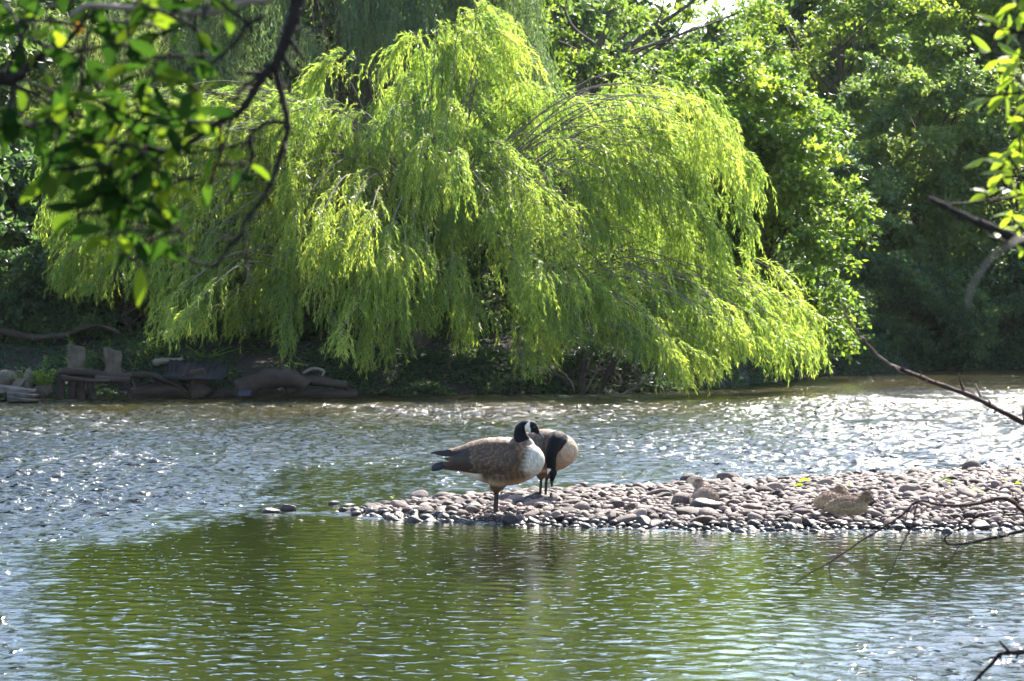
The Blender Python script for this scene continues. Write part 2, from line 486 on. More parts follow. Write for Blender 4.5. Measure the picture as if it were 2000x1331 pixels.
def willow(name, label, group, trunk_at, anchors, rng, mat, leaf_l=0.085, leaf_w=0.0155, step=0.024, nstr=46,
           centre=None, low=None, trunk_h=2.2, bough=0.009, tw=True, tone0=0.45, reach=0.9, maxL=1.5):
    root = empty(name, trunk_at)
    tag(root, label, 'tree', group)
    base = Vector(trunk_at)
    wood = MB(); twig = MB()
    # trunk with leaning stems
    Vs, Qs, Ts = [], [], []; off = 0
    for st in range(3):
        lean = Vector((rng.uniform(-0.9, 0.9), rng.uniform(-0.6, 0.6), trunk_h))
        pts = catmull([(0.12 * st - 0.12, 0.1 * (st % 2), -0.5), (0.15 * st - 0.15, 0.05 * st, 0.4), lean * 0.55 + Vector((0, 0, 0.1)), lean], 4)
        wood.tube(pts, [0.26 - 0.13 * i / len(pts) for i in range(len(pts))], 9, 0.10, random.Random(st))
    cen = Vector(centre) - base
    for an_ in anchors:
        A = an_[0]; tshift = an_[2] if len(an_) > 2 else 0.0
        A = Vector(A) - base
        out = Vector((A.x - cen.x, A.y - cen.y, 0))
        if out.length < 0.3: out = Vector((rng.normal(), rng.normal(), 0))
        out.normalize()
        st = cen + Vector((rng.uniform(-.5, .5), rng.uniform(-.5, .5), -0.5 + rng.uniform(-.4, .3)))
        st.z = min(st.z, A.z - 0.1 + 0.3)
        st = st.lerp(A, 0.25 if A.z > cen.z - 1 else 0.45)
        midp = st.lerp(A, 0.55) + Vector((0, 0, 0.18 + 0.15 * (A - st).length * rng.uniform(0.5, 1)))
        droop = A + out * rng.uniform(0.25, 0.5) + Vector((rng.normal() * .1, 0, -0.28 - rng.uniform(0, .3)))
        bp = catmull([st, midp, A, droop], 6)
        nb = len(bp)
        (twig if tw else wood).tube(bp, [bough * (1 - 0.8 * i / nb) + 0.003 for i in range(nb)], 5)
        # strand roots along the outer part
        bpa = np.array([tuple(p) for p in bp])
        u = rng.beta(2.2, 1.3, nstr) * 0.72 + 0.28
        idx = u * (nb - 1); i0 = np.clip(idx.astype(int), 0, nb - 2); f = (idx - i0)[:, None]
        P0 = bpa[i0] * (1 - f) + bpa[i0 + 1] * f
        tan = nrm(bpa[i0 + 1] - bpa[i0])
        P0 = P0 + rng.normal(0, 0.05, P0.shape)
        side = rng.normal(0, 1, (nstr, 3)); side[:, 2] *= 0.35
        D0 = nrm(tan * 0.8 + nrm(side) * 0.75 + np.array([out.x, out.y, 0.25]) * 0.3)
        L = rng.uniform(0.35, 1.0, nstr) * rng.uniform(0.6, 1.0) * maxL
        if low is not None:
            xw = (P0[:, 0] + base.x) * F / (P0[:, 1] + base.y) + 1000
            zl = EYE - (np.interp(xw, low[0], low[1]) - HZ) * (P0[:, 1] + base.y) / F
            room = P0[:, 2] + base.z - zl
            L = np.clip(np.minimum(L, room + rng.uniform(-0.15, 0.05, nstr)), 0.12, None)
        L = np.minimum(L, np.maximum(P0[:, 2] + base.z - 0.06, 0.1))
        a = rng.uniform(0.12, 0.38, nstr) * reach
        tone = np.full(nstr, tone0 + tshift + rng.normal(0, 0.12)) + rng.normal(0, 0.08, nstr)
        V, q, t, pos, ok = hang(rng, P0, D0, L, a, step, leaf_l, leaf_w, tone)
        Vs.append(V); Qs.append(q + off); Ts.append(t); off += len(V)
        if tw:
            for j in range(0, nstr, 3):
                k = ok[j].sum()
                if k > 4:
                    pp = pos[j][:k:max(1, k // 5)]
                    twig.tube([tuple(x) for x in pp], 0.0035, 3)
    link('trunk', wood.mesh('trunk', M['bark']), root)
    V = np.concatenate(Vs)
    link('crown', np_mesh('crown', V, np.concatenate(Qs), mat, False, {'tone': np.concatenate(Ts)}), root)
    if tw and twig.n: link('twigs', twig.mesh('twigs', M['pale_wood']), root)
    return root, len(V) // 4

UPx = [60, 95, 130, 180, 250, 420, 520, 620, 700, 760, 805, 880, 940, 1000, 1025, 1090, 1180, 1260, 1340, 1400, 1430, 1445, 1500, 1600, 1640]
UPy = [470, 400, 300, 210, 165, 150, 185, 165, 215, 215, 95, 60, 20, 60, 130, 180, 190, 160, 170, 210, 320, 430, 510, 570, 640]
LOx = [60, 100, 130, 200, 300, 330, 380, 450, 490, 560, 620, 640, 750, 800, 850, 900, 960, 1000, 1050, 1090, 1150, 1240, 1290, 1385, 1400, 1480, 1500, 1600, 1625]
LOy = [480, 540, 590, 600, 650, 690, 660, 700, 640, 715, 640, 700, 745, 690, 640, 700, 690, 745, 745, 690, 680, 720, 772, 772, 715, 725, 750, 745, 640]
rng = np.random.RandomState(21)
anch = []
tries = 0
CXp, CYd = 850, 44.6
def dome_d(px, py):
    u = (px - 860) / 790.0
    v = np.clip((780 - py) / 760.0, 0, 1)
    bulge = math.sqrt(max(0.0, 1 - u * u)) * (1 - v) ** 0.75
    return 45.6 - 4.4 * bulge - (0.6 if px < 900 else 0.3 * bulge)
while len(anch) < 420 and tries < 60000:
    tries += 1
    px = rng.uniform(150, 1525); 
    yu = np.interp(px, UPx, UPy); yl = np.interp(px, LOx, LOy)
    py = yu + 10 + (yl - yu) * rng.uniform(0, 1) ** 1.15
    if py > yl - 75: continue
    if px < 300 and py > 520: continue
    mind = 38
    if any((px - q[0]) ** 2 + ((py - q[1]) * 1.0) ** 2 < mind * mind for q in anch): continue
    if fnoise(px / 62.0, py / 55.0, 1.0, 77) < -0.16 and 215 < py < 660 and 230 < px < 1530: continue
    anch.append((px, py))
AN = []
for (px, py) in anch:
    fold = fnoise(px / 80.0, py / 62.0, 1.0, 78)
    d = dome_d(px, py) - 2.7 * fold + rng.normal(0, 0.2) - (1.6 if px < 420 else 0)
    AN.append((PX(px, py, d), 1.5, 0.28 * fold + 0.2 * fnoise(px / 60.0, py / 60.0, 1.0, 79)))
# layers farther in and on the far side give the crown its depth
for (px, py) in anch[::5]:
    AN.append((PX(px + rng.uniform(-25, 25), min(py + 25, 500), dome_d(px, py) + rng.uniform(1.3, 2.6)), 1.5))
for k in range(34):
    AN.append((PX(rng.uniform(190, 600), rng.uniform(175, 340), rng.uniform(42.2, 44.5)), 1.5, rng.uniform(-.1, .2)))
for k in range(110):  # rear sprays added to keep the sun off the bank
    AN.append((PX(rng.uniform(40, 1250), rng.uniform(190, 470), rng.uniform(45.6, 47.8)), 1.5))
# long stray sprays that break the outline
for (px, py) in [(660, 105), (640, 120), (1440, 300), (1430, 400), (1535, 620), (1500, 590), (810, 70), (860, 55), (940, 12), (905, 25), (975, 30), (1345, 165), (150, 430), (150, 490), (170, 370), (215, 200), (1500, 560), (1470, 560), (1350, 600), (1330, 640), (1420, 610)]:
    AN.append((PX(px, py, dome_d(px, py) + rng.normal(0, .3)), 1.2))
wx, wy_ = (790 - 1000) * 43.6 / F, 43.6
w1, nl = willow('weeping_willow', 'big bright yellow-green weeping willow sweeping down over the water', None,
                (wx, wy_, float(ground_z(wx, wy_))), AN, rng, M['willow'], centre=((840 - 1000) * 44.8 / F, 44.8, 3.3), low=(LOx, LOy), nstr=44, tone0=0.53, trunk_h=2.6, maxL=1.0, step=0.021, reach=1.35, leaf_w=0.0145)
print('willow leaves', nl)

def ell_anchors(rng, n, c, r, zmin=-0.5, lo=0.75):
    out = []
    while len(out) < n:
        v = rng.normal(0, 1, 3); v /= np.linalg.norm(v)
        if v[2] < zmin: continue
        if v[1] > 0.35: continue
        k = rng.uniform(lo, 1.03)
        out.append((Vector((c[0] + v[0] * r[0] * k, c[1] + v[1] * r[1] * k, c[2] + v[2] * r[2] * k)), 1.5))
    return out
rng = np.random.RandomState(31)
bwx = PX(690, 0, 50).x
w2, nl = willow('weeping_willow', 'tall shaded blue-green willow rising behind the bright willow', None,
       (bwx, 50.5, 1.2), ell_anchors(rng, 190, (bwx, 51.0, 4.2), (3.4, 2.4, 5.6)), rng, M['blue_willow'], centre=(bwx, 50.5, 4.0), bough=0.005, nstr=34, step=0.035, leaf_l=0.10, leaf_w=0.02, tw=False, trunk_h=4, maxL=2.0)
print('w2', nl)
rng = np.random.RandomState(32)
bwx = PX(90, 0, 47).x
w3, nl = willow('weeping_willow', 'dull green willow behind the left end of the bright willow, dark underneath', None,
       (bwx, 50.5, 1.0), ell_anchors(rng, 200, (bwx, 50.6, 3.0), (4.0, 2.6, 4.0), -0.3), rng, M['blue_willow'], centre=(bwx, 50.6, 3.2), bough=0.005, tone0=0.7, nstr=34, step=0.035, leaf_l=0.10, leaf_w=0.02, tw=False, trunk_h=3, maxL=1.7)
print('w3', nl)

def broad(name, label, group, at, crown, nclump, rng, mat, leaf=0.11, per=260, clump_r=0.62, tone0=0.5, limbs=None, hollow=0.45, trunk_r=0.16, flat=0.5, cut=None, front=False):
    """crown: list of (centre offset, radii) ellipsoids relative to the foot"""
    root = empty(name, at)
    tag(root, label, 'tree', group)
    wood = MB()
    allc = []
    tot = sum(r[0] * r[1] * r[2] for c, r in crown)
    Vs, Qs, Ts = [], [], []; off = 0
    top = max(c[2] for c, r in crown)
    pts = catmull([(0, 0, -0.5), (0.05, 0.05, top * 0.3), (-0.12, 0.05, top * 0.65), (0.1, 0, top)], 4)
    wood.tube(pts, [trunk_r * (1 - 0.75 * i / len(pts)) for i in range(len(pts))], 8, 0.08, random.Random(1))
    for c, r in crown:
        k = max(3, int(nclump * r[0] * r[1] * r[2] / tot))
        for j in range(k):
            v = rng.normal(0, 1, 3); v /= np.linalg.norm(v)
            if front and v[1] > 0.4: v[1] = -v[1]
            v *= rng.uniform(hollow, 1.0) ** 0.6
            q = np.array([c[0] + v[0] * r[0], c[1] + v[1] * r[1], c[2] + v[2] * r[2]])
            if q[2] + at[2] < 0.25: continue
            if cut is not None and cut(q + np.array(at)): continue
            allc.append((q, v))
    for q, v in allc:
        hz = rng.uniform(0.45, 0.85)
        s0 = Vector((0, 0, max(0.2, q[2] * hz)))
        mid = s0.lerp(Vector(q), 0.55) + Vector((rng.normal() * .25, rng.normal() * .25, 0.05 + rng.normal() * .2))
        L = (Vector(q) - s0).length
        if rng.rand() < 0.35: wood.tube(catmull([s0, mid, Vector(q)], 4), [0.007 + 0.010 * L * (1 - i / 8.) for i in range(9)], 4)
        cr = clump_r * rng.uniform(0.6, 1.25)
        n = int(per * cr * cr / (clump_r * clump_r))
        # a few drooping sprays in each clump
        ns = 7
        sd = nrm(rng.normal(0, 1, (ns, 3)) * [1, 1, 0.45] + nrm(v[None]) * 0.6 + np.array([0, 0, 0.25]))
        pick = rng.randint(0, ns, n)
        t = rng.uniform(0.05, 1.0, n)
        D0 = sd[pick]
        C = q + D0 * (t * cr)[:, None] + rng.normal(0, 0.11, (n, 3)) * cr * np.array([1.2, 1.2, 0.7])
        C[:, 2] -= (t * t) * cr * flat
        lat = nrm(rng.normal(0, 1, (n, 3)))
        D = nrm(D0 * 0.5 + lat * 0.8 + np.array([0, 0, -0.45]))
        Nn = nrm(rng.normal(0, 0.55, (n, 3)) + np.array([0, 0, 1.0]))
        S = nrm(np.cross(D, Nn))
        lf = leaf * rng.uniform(0.6, 1.3, n)
        V, qd = leaves_np(C, D, S, lf, lf * 0.62, 0.12)
        tn = tone0 + rng.normal(0, 0.19) + rng.normal(0, 0.14, n)
        Vs.append(V); Qs.append(qd + off); Ts.append(np.repeat(np.clip(tn, 0, 1), 4)); off += len(V)
    link('trunk', wood.mesh('trunk', M['bark']), root)
    V = np.concatenate(Vs)
    link('crown', np_mesh('crown', V, np.concatenate(Qs), mat, False, {'tone': np.concatenate(Ts)}), root)
    print(name, len(V) // 4)
    return root

def foot(px, d):
    x = (px - 1000) * d / F
    return (x, d, float(ground_z(np.array(x), np.array(d))))
rng = np.random.RandomState(41)
f = foot(1500, 49.5)
broad('maple_tree', 'sunlit green broadleaf tree with layered drooping sprays just beside the bright willow', None, f,
      [((-0.2, 0, 3.9 - f[2]), (1.25, 1.5, 1.5)), ((0.45, -0.3, 2.3 - f[2]), (1.15, 1.4, 1.5)), ((-0.9, 0, 4.6 - f[2]), (1.0, 1.4, 1.3))], 150, rng, M['maple'], per=300, clump_r=0.55, tone0=0.42)
f = foot(1800, 58)
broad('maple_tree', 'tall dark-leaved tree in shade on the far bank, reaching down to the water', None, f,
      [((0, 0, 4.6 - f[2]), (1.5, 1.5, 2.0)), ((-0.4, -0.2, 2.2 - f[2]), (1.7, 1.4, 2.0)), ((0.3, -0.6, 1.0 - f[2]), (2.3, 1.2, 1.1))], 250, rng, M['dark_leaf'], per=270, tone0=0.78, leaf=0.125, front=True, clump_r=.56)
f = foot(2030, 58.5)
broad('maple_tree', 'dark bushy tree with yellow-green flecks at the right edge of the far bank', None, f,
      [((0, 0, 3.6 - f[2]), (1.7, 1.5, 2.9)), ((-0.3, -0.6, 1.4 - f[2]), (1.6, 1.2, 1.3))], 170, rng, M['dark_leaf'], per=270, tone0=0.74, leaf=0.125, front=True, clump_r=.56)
def gap(q):
    px = 1000 + q[0] * F / q[1]; py = HZ - (q[2] - EYE) * F / q[1]
    return (1358 < px < 1452 and py < 98) or (1105 < px < 1200 and py < 70) or (1240 < px < 1330 and py < 90)
f = foot(1170, 64)
broad('elm_tree', 'open-crowned tree with bare dark limbs and sky showing through, above the bright willow', None, f,
      [((0.9, 0, 7.0 - f[2]), (3.2, 1.8, 2.2)), ((0.6, 0, 4.4 - f[2]), (2.6, 1.6, 1.9))], 150, rng, M['maple'], per=230, tone0=0.5, hollow=0.6, cut=gap)
f = foot(1640, 69)
broad('elm_tree', 'tall green tree topping the far bank between the open-crowned tree and the right edge', None, f,
      [((0.3, 0, 7.2 - f[2]), (3.0, 1.8, 2.6)), ((0, 0, 4.4 - f[2]), (2.4, 1.6, 2.4))], 250, rng, M['maple'], per=260, tone0=0.52, cut=gap)
f = foot(1970, 70)
broad('elm_tree', 'tall leafy tree behind the dark bushy tree at the right edge', None, f,
      [((0.3, 0, 7.0 - f[2]), (2.8, 1.8, 2.6)), ((0, 0, 4.0 - f[2]), (2.4, 1.6, 2.5))], 220, rng, M['maple'], per=260, tone0=0.5)
tree_e = [o for o in bpy.data.objects if o.get('label', '').startswith('open-crowned')][0]
mb = MB(); E0 = tree_e.location
for pts, r0, r1 in [([(1130, 210), (1140, 128), (1185, 60), (1210, -60)], .10, .05), ([(1135, 130), (1200, 112), (1270, 60), (1350, 5), (1400, -50)], .075, .025),
                    ([(1205, 85), (1235, 50), (1245, 20)], .05, .03), ([(1230, 110), (1275, 88), (1330, 84)], .04, .015), ([(1165, 90), (1120, 55), (1100, 10), (1095, -40)], .05, .02),
                    ([(1270, 60), (1290, 30), (1300, -20)], .03, .015)]:
    P = catmull([PX(a, b, 63.2) for a, b in pts], 5); P = [q - E0 for q in P]
    mb.tube(P, [r0 + (r1 - r0) * i / (len(P) - 1) for i in range(len(P))], 7)
mb.build('limb', M['bark'], tree_e)
# a few more trees close the horizon: copies
def copy_tree(o, loc, rz, s, label, group):
    r = o.copy(); COL.objects.link(r); r.location = loc; r.rotation_euler = (0, 0, rz); r.scale = (s, s, s)
    r['label'] = label; r['group'] = group
    for ch in o.children:
        c = ch.copy(); COL.objects.link(c); c.parent = r
    return r
f = foot(1330, 74)
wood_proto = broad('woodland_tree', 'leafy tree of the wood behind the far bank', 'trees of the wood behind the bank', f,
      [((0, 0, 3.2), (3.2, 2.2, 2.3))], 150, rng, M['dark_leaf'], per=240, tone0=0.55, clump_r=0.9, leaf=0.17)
for i, (px, d, s) in enumerate([(-260, 62, 1.3), (60, 60, 1.5), (420, 62, 1.5), (720, 66, 1.4), (980, 70, 1.25), (1600, 80, 1.2), (1900, 82, 1.3), (2250, 72, 1.6), (1120, 82, 1.1),
                                  (1480, 84, 1.1), (-700, 58, 1.5), (2600, 70, 1.6), (1180, 55, 0.62), (1620, 56, 0.6), (-330, 50, 1.25), (-80, 55, 1.3), (1990, 78, 2.2), (830, 78, 2.2)]):  # final entries added to block sun on the bank and fill the reflection
    f = foot(px, d)
    copy_tree(wood_proto, f, i * 1.3, s, 'leafy tree of the wood behind the far bank', 'trees of the wood behind the bank')
# bushes along the dark foot of the bank
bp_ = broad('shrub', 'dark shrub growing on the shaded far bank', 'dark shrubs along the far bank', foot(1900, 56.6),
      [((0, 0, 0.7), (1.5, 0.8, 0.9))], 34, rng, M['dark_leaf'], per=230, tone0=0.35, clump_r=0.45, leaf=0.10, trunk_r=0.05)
bp_['category'] = 'shrub'
for i, (px, d, s) in enumerate([(-60, 43.5, 0.9), (60, 44.5, 1.2), (190, 45.5, 1.1), (330, 45, 1.2), (470, 45.5, 1.2), (600, 46.5, 1.3), (760, 46.5, 1.2), (900, 47, 1.2), (1040, 47.5, 1.0), (1200, 49, 1.0),
                                  (1330, 50, .9), (1480, 51.5, 1.0), (1640, 54, 1.0), (1750, 56, 0.9), (2020, 57, 1.1), (2150, 57.5, 1.2), (-220, 43.5, 1.3), (-120, 45.5, 1.8), (30, 46, 1.8), (150, 46.5, 1.7), (300, 46.5, 1.7), (430, 47, 1.7), (560, 47, 1.6), (100, 43.6, .7), (250, 43.4, .8), (420, 43.6, .7), (560, 44, .8), (700, 44.2, .8), (840, 44.5, .8), (1640, 52.5, .7), (1720, 54.4, .75), (1800, 55.2, .7), (1880, 55.6, .8), (1960, 55.8, .7), (2050, 56, .8), (1560, 50.5, .6)]):
    f = foot(px, d)
    copy_tree(bp_, f, i * 2.1, s, 'dark shrub growing on the shaded far bank', 'dark shrubs along the far bank')

#@@BAR
# ------------------------------------------------------------------ cobbles
def cobble_np(seed, sub=3):
    bm = bmesh.new()
    bmesh.ops.create_icosphere(bm, subdivisions=sub, radius=1)
    V = np.array([v.co[:] for v in bm.verts]); Fc = np.array([[v.index for v in f.verts] for f in bm.faces])
    bm.free()
    rs = np.random.RandomState(seed)
    n = nrm(V)
    r = np.ones(len(V))
    for k in range(7):
        a = nrm(rs.normal(0, 1, 3)); fr = rs.uniform(1.0, 3.2)
        r += (0.10 / (0.5 + fr * 0.5)) * np.sin(V @ a * fr + rs.uniform(0, 7))
    V = n * r[:, None]
    # a few flattened facets
    for k in range(rs.randint(4, 9)):
        a = nrm(rs.normal(0, 1, 3)); h = rs.uniform(0.62, 0.9)
        d = V @ a
        V -= np.where(d > h, (d - h) * 0.88, 0)[:, None] * a
    V *= np.array([1.10, rs.uniform(0.62, 0.95), rs.uniform(0.42, 0.74)])
    return V, Fc
PROT = [cobble_np(100 + i) for i in range(14)]
PLOW = [cobble_np(100 + i, 2) for i in range(14)]
MEd = [np_mesh('cobble', V, f3, M['cobble'], True) for V, f3 in PROT]
MEw = [np_mesh('cobble', V, f3, M['wet_cobble'], True) for V, f3 in PROT]

cr = np.random.RandomState(77)
cells = {}
stones = []      # x, y, z, size, proto, wet, euler
def try_stone(x, y, s, k=0.80):
    ck = (int(x / 0.12), int(y / 0.12))
    for a in (-1, 0, 1):
        for b in (-1, 0, 1):
            for (X, Y, S) in cells.get((ck[0] + a, ck[1] + b), ()):
                if (X - x) ** 2 + ((Y - y) * 1.15) ** 2 < (k * (S + s)) ** 2: return False
    cells.setdefault(ck, []).append((x, y, s))
    return True
def edge_t(x, y):
    f = np.interp(x, BX, BF); b = np.interp(x, BX, BB)
    return (y - f), (b - y)
def add_stone(x, y, s, lift=0.0, fixed=None, wet=None):
    z = float(bar_h(np.array(x), np.array(y)))
    df, db = edge_t(x, y)
    w = (df < 0.03 + 0.09 * cr.rand() or db < 0.04) if wet is None else wet
    pr = cr.randint(14) if fixed is None else fixed
    stones.append([x, y, z + s * 0.16 + lift, s, pr, w, (cr.normal(0, 0.24), cr.normal(0, 0.24), cr.uniform(0, 6.28))])
# the boulders one can pick out
SPECIAL = []
def special(px, py, wpx, sc3, wet, label, rz=0.0, tilt=0.0, pr=0):
    g = GD(px, py, 0.0)
    for _ in range(6):
        z = max(float(bar_h(np.array(g.x), np.array(g.y))), -0.01); g = GD(px, py, z)
    s = wpx / 2 * g.y / F
    cells.setdefault((int(g.x / 0.12), int(g.y / 0.12)), []).append((g.x, g.y, s))
    o = link('cobble', (MEw if wet else MEd)[pr], None)
    o.location = (g.x, g.y, z + s * sc3[2] * 0.28)
    o.scale = (s * sc3[0], s * sc3[1], s * sc3[2])
    o.rotation_euler = (tilt, tilt * 0.5, rz)
    tag(o, label, 'cobble', 'cobbles of the gravel bar')
special(1372, 1012, 44, (1, .9, 1.15), True, 'rounded black wet boulder at the near waterline, in front of the sitting gosling', 0.2, 0, 1)
special(1378, 1000, 52, (1, .9, 1.25), True, 'long blackish boulder directly behind the rounded black wet boulder', 0.1, 0, 2)
special(1330, 990, 50, (1, 1, 1.25), False, 'big dark grey boulder beside the sitting gosling, on the goose side', 0.5, .1, 3)
special(1896, 925, 34, (1, .9, 2.3), False, 'tall pointed grey stone standing up on the far edge of the bar', 0.3, .35, 4)
special(1704, 930, 22, (1, .9, 1.8), True, 'small black jagged stone poking up on the far crest of the bar', 0.8, .5, 5)
special(1800, 1008, 62, (1, .9, 1.2), False, 'pale angular boulder near the waterline, in front of the bare reddish twig', 0.2, .1, 6)
special(1425, 946, 44, (1, .9, 1.3), False, 'dark speckled boulder on the crest just beyond the sitting gosling', 0.1, .1, 7)
special(1345, 948, 36, (1, .9, 1.3), False, 'dark flat-sided boulder on the crest, touching the gosling head in view', 0.4, 0, 8)
special(1778, 968, 48, (1, .9, 1.25), False, 'smooth grey rounded boulder between the pair of goslings and the pointed stone', 0.0, 0, 9)
special(1137, 957, 24, (1, .9, 1.5), False, 'dark round stone alone on the far edge beside the preening goose', 0.0, 0, 10)
special(962 - 42, 1000, 34, (1, .9, 1.35), True, 'dark round wet stone at the waterline behind the standing goose', 0.0, 0, 11)
special(818, 976, 32, (1, .9, 1.4), False, 'brownish dome-shaped stone near the thin tip of the bar', 0.0, 0, 12)
special(563, 1000, 25, (1, .9, 1.5), True, 'lone dark round stone out in the water beyond the tip of the bar', 0.0, 0, 1)
special(530, 1004, 30, (1, .9, 0.95), True, 'flat wet stone next to the lone dark round stone in the water', 0.0, 0, 2)
special(652, 988, 24, (1, .9, 0.9), True, 'small low wet stone in the water, just off the tip of the bar', 0.0, 0, 3)
special(680, 991, 26, (1, .9, 0.8), True, 'flat wet stone just breaking the water nearest the tip of the bar', 0.0, 0, 4)
special(630, 1021, 17, (1, .9, 0.7), True, 'tiny wet stone awash in front of the bar tip', 0.0, 0, 5)
special(587, 1019, 14, (1, .9, 0.7), True, 'tiny wet stone awash between the lone stone and the bar tip', 0.0, 0, 6)
SM = [(0.070, 130), (0.055, 1200), (0.043, 5000), (0.034, 30000), (0.024, 60000), (0.016, 30000)]
for s0, ntry in SM:
    X = cr.uniform(-1.25, 8.5, ntry); 
    for x in X:
        f = float(np.interp(x, BX, BF)); b = float(np.interp(x, BX, BB))
        y = cr.uniform(f - 0.22, b + 0.12)
        if x < -0.99 and cr.rand() < .9: continue
        if (x + .12) ** 2 + ((y - 19.48) * .9) ** 2 < .21 ** 2 and s > .020: continue
        s = s0 * cr.uniform(0.8, 1.25)
        if y < f - 0.02 and cr.rand() < 0.55: continue
        if not try_stone(x, y, s, 0.74): continue
        add_stone(x, y, s, cr.uniform(-0.003, 0.012))
print('stones', len(stones))
def seen(st):
    x, y, z = st[:3]
    px = 1000 + x * F / y
    return -20 < px < 2010
vis = sorted([s for s in stones if seen(s)], key=lambda s: -s[3] / s[1])
single, rest = vis[:270], vis[270:] + [s for s in stones if not seen(s)]
def stone_label(x, y, s, wet):
    px = 1000 + x * F / y
    df, db = edge_t(x, y)
    if wet:
        if px < 960: return 'dark wet cobble lying in the shallows along the bar between its tip and the geese'
        if px < 1500: return 'dark wet cobble at the waterline between the geese and the goslings'
        return 'dark wet cobble at the waterline below the pair of goslings and beyond'
    row = 'near slope' if df < 0.36 * (df + db) else ('middle' if df < 0.68 * (df + db) else 'far edge')
    if px < 960: return 'dry rounded grey cobble on the thin end of the bar, behind the geese'
    if px < 1300: return 'dry rounded cobble on the %s of the bar beside the geese' % row
    if px < 1640: return 'dry rounded cobble on the %s of the bar around the sitting gosling' % row
    return 'dry rounded cobble on the %s of the bar from the pair of goslings outward' % row
for x, y, z, s, pr, w, e in single:
    o = link('cobble', (MEw if w else MEd)[pr])
    o.location = (x, y, z); o.scale = (s, s, s); o.rotation_euler = e
    tag(o, stone_label(x, y, s, w), 'cobble', 'cobbles of the gravel bar')
from mathutils import Euler
for wet in (0, 1):
    Vs, Fs, Ts = [], [], []; off = 0
    for x, y, z, s, pr, w, e in rest:
        if bool(w) != bool(wet): continue
        V, f3 = PLOW[pr]
        m = np.array(Euler(e).to_matrix())
        V = (V * s) @ m.T + np.array([x, y, z])
        Vs.append(V); Fs.append(f3 + off); off += len(V); Ts.append(np.full(len(V), cr.rand()))
    if Vs:
        tag(link('pebbles', np_mesh('pebbles', np.concatenate(Vs), np.concatenate(Fs), M['wet_cobble' if wet else 'cobble'], True, {'tone': np.concatenate(Ts)})),
            'smaller wet pebbles along the waterline of the bar' if wet else 'smaller dry pebbles filling the gravel bar', 'pebbles', None, 'stuff')

# ------------------------------------------------------------------ fallen leaves on the bar
def leaf_patch(rs, L, W):
    V = []; 
    for i, (t, w) in enumerate([(0, 0.08), (0.25, 0.8), (0.5, 1), (0.75, 0.7), (1, 0.05)]):
        for k in (-1, 0, 1):
            V.append((t * L - L / 2, k * w * W / 2, 0.012 * (abs(k)) + 0.01 * math.sin(t * 3)))
    f = []
    for i in range(4):
        for k in range(2): f.append((i * 3 + k, i * 3 + k + 1, i * 3 + k + 4, i * 3 + k + 3))
    return np.array(V), np.array(f)
for i, (px, py, wpx, t, lab) in enumerate([(1848, 941, 22, .6, 'yellow-green leaf fallen on the stones below the pointed grey stone'),
        (1908, 960, 34, .3, 'yellowish leaf lying on the cobbles, the widest of the fallen leaves'), (1964, 940, 20, .7, 'yellow leaf on the far crest beside the right end of the bar'),
        (1988, 947, 16, .4, 'pale green leaf at the far right end of the bar'), (1572, 941, 22, .8, 'orange-yellow leaf on the crest between the sitting gosling and the pair'),
        (1560, 951, 20, .2, 'pale lime leaf just in front of the orange-yellow leaf'), (1658, 950, 14, .5, 'tiny yellow-green leaf on the crest beyond the pair of goslings'),
        (768, 974, 18, .9, 'yellow leaf lying on a stone near the tip of the bar')]):
    g = GD(px, py, 0.1)
    for _ in range(6):
        z = max(float(bar_h(np.array(g.x), np.array(g.y))), 0) + 0.055; g = GD(px, py, z)
    V, f = leaf_patch(None, wpx * g.y / F, wpx * 0.6 * g.y / F)
    o = link('fallen_leaf', np_mesh('fallen_leaf', V, f, M['lime_leaf'], True, {'tone': np.full(len(V), t)}))
    o.location = (g.x, g.y, z); o.rotation_euler = (0.35, 0.1, i * 0.7)
    tag(o, lab, 'leaf', 'fallen leaves on the bar')

#@@GEESE
# ------------------------------------------------------------------ geese
def attr_mat(name, rough=0.7, bump=0.4, stretch=(1, 1, 1), bs=120, barred=True, spec=0.25, sheen=0.0):
    m, nt, p, out = new_mat(name)
    at = N(nt, 'ShaderNodeAttribute', attribute_name='pigment')
    tc = N(nt, 'ShaderNodeTexCoord')
    mp = N(nt, 'ShaderNodeMapping'); mp.inputs['Scale'].default_value = stretch
    nt.links.new(tc.outputs['Object'], mp.inputs[0])
    n = N(nt, 'ShaderNodeTexNoise', Scale=bs, Detail=4.0, Roughness=0.6)
    nt.links.new(mp.outputs[0], n.inputs['Vector'])
    mr = N(nt, 'ShaderNodeMapRange'); mr.inputs['To Min'].default_value = 0.62 if barred else 0.85; mr.inputs['To Max'].default_value = 1.38 if barred else 1.15
    mr.inputs['From Min'].default_value = 0.3; mr.inputs['From Max'].default_value = 0.7
    nt.links.new(n.outputs['Fac'], mr.inputs['Value'])
    mx = N(nt, 'ShaderNodeVectorMath', operation='SCALE')
    nt.links.new(at.outputs['Color'], mx.inputs[0]); nt.links.new(mr.outputs[0], mx.inputs['Scale'])
    nt.links.new(mx.outputs[0], p.inputs['Base Color'])
    p.inputs['Roughness'].default_value = rough
    p.inputs['Specular IOR Level'].default_value = spec
    p.inputs['Sheen Weight'].default_value = sheen
    p.inputs['Sheen Roughness'].default_value = 0.4
    b = N(nt, 'ShaderNodeBump', Strength=bump, Distance=0.006)
    nt.links.new(n.outputs['Fac'], b.inputs['Height']); nt.links.new(b.outputs[0], p.inputs['Normal'])
    return m
M['plumage'] = attr_mat('plumage', stretch=(2.2, 1, 0.5), bs=60, spec=0.12)
M['feather'] = attr_mat('feather', stretch=(1, 1, 1), bs=50, barred=False, rough=0.55)
M['down'] = attr_mat('down', rough=0.95, bump=1.0, bs=90, stretch=(1, 1, 1), sheen=0.6)
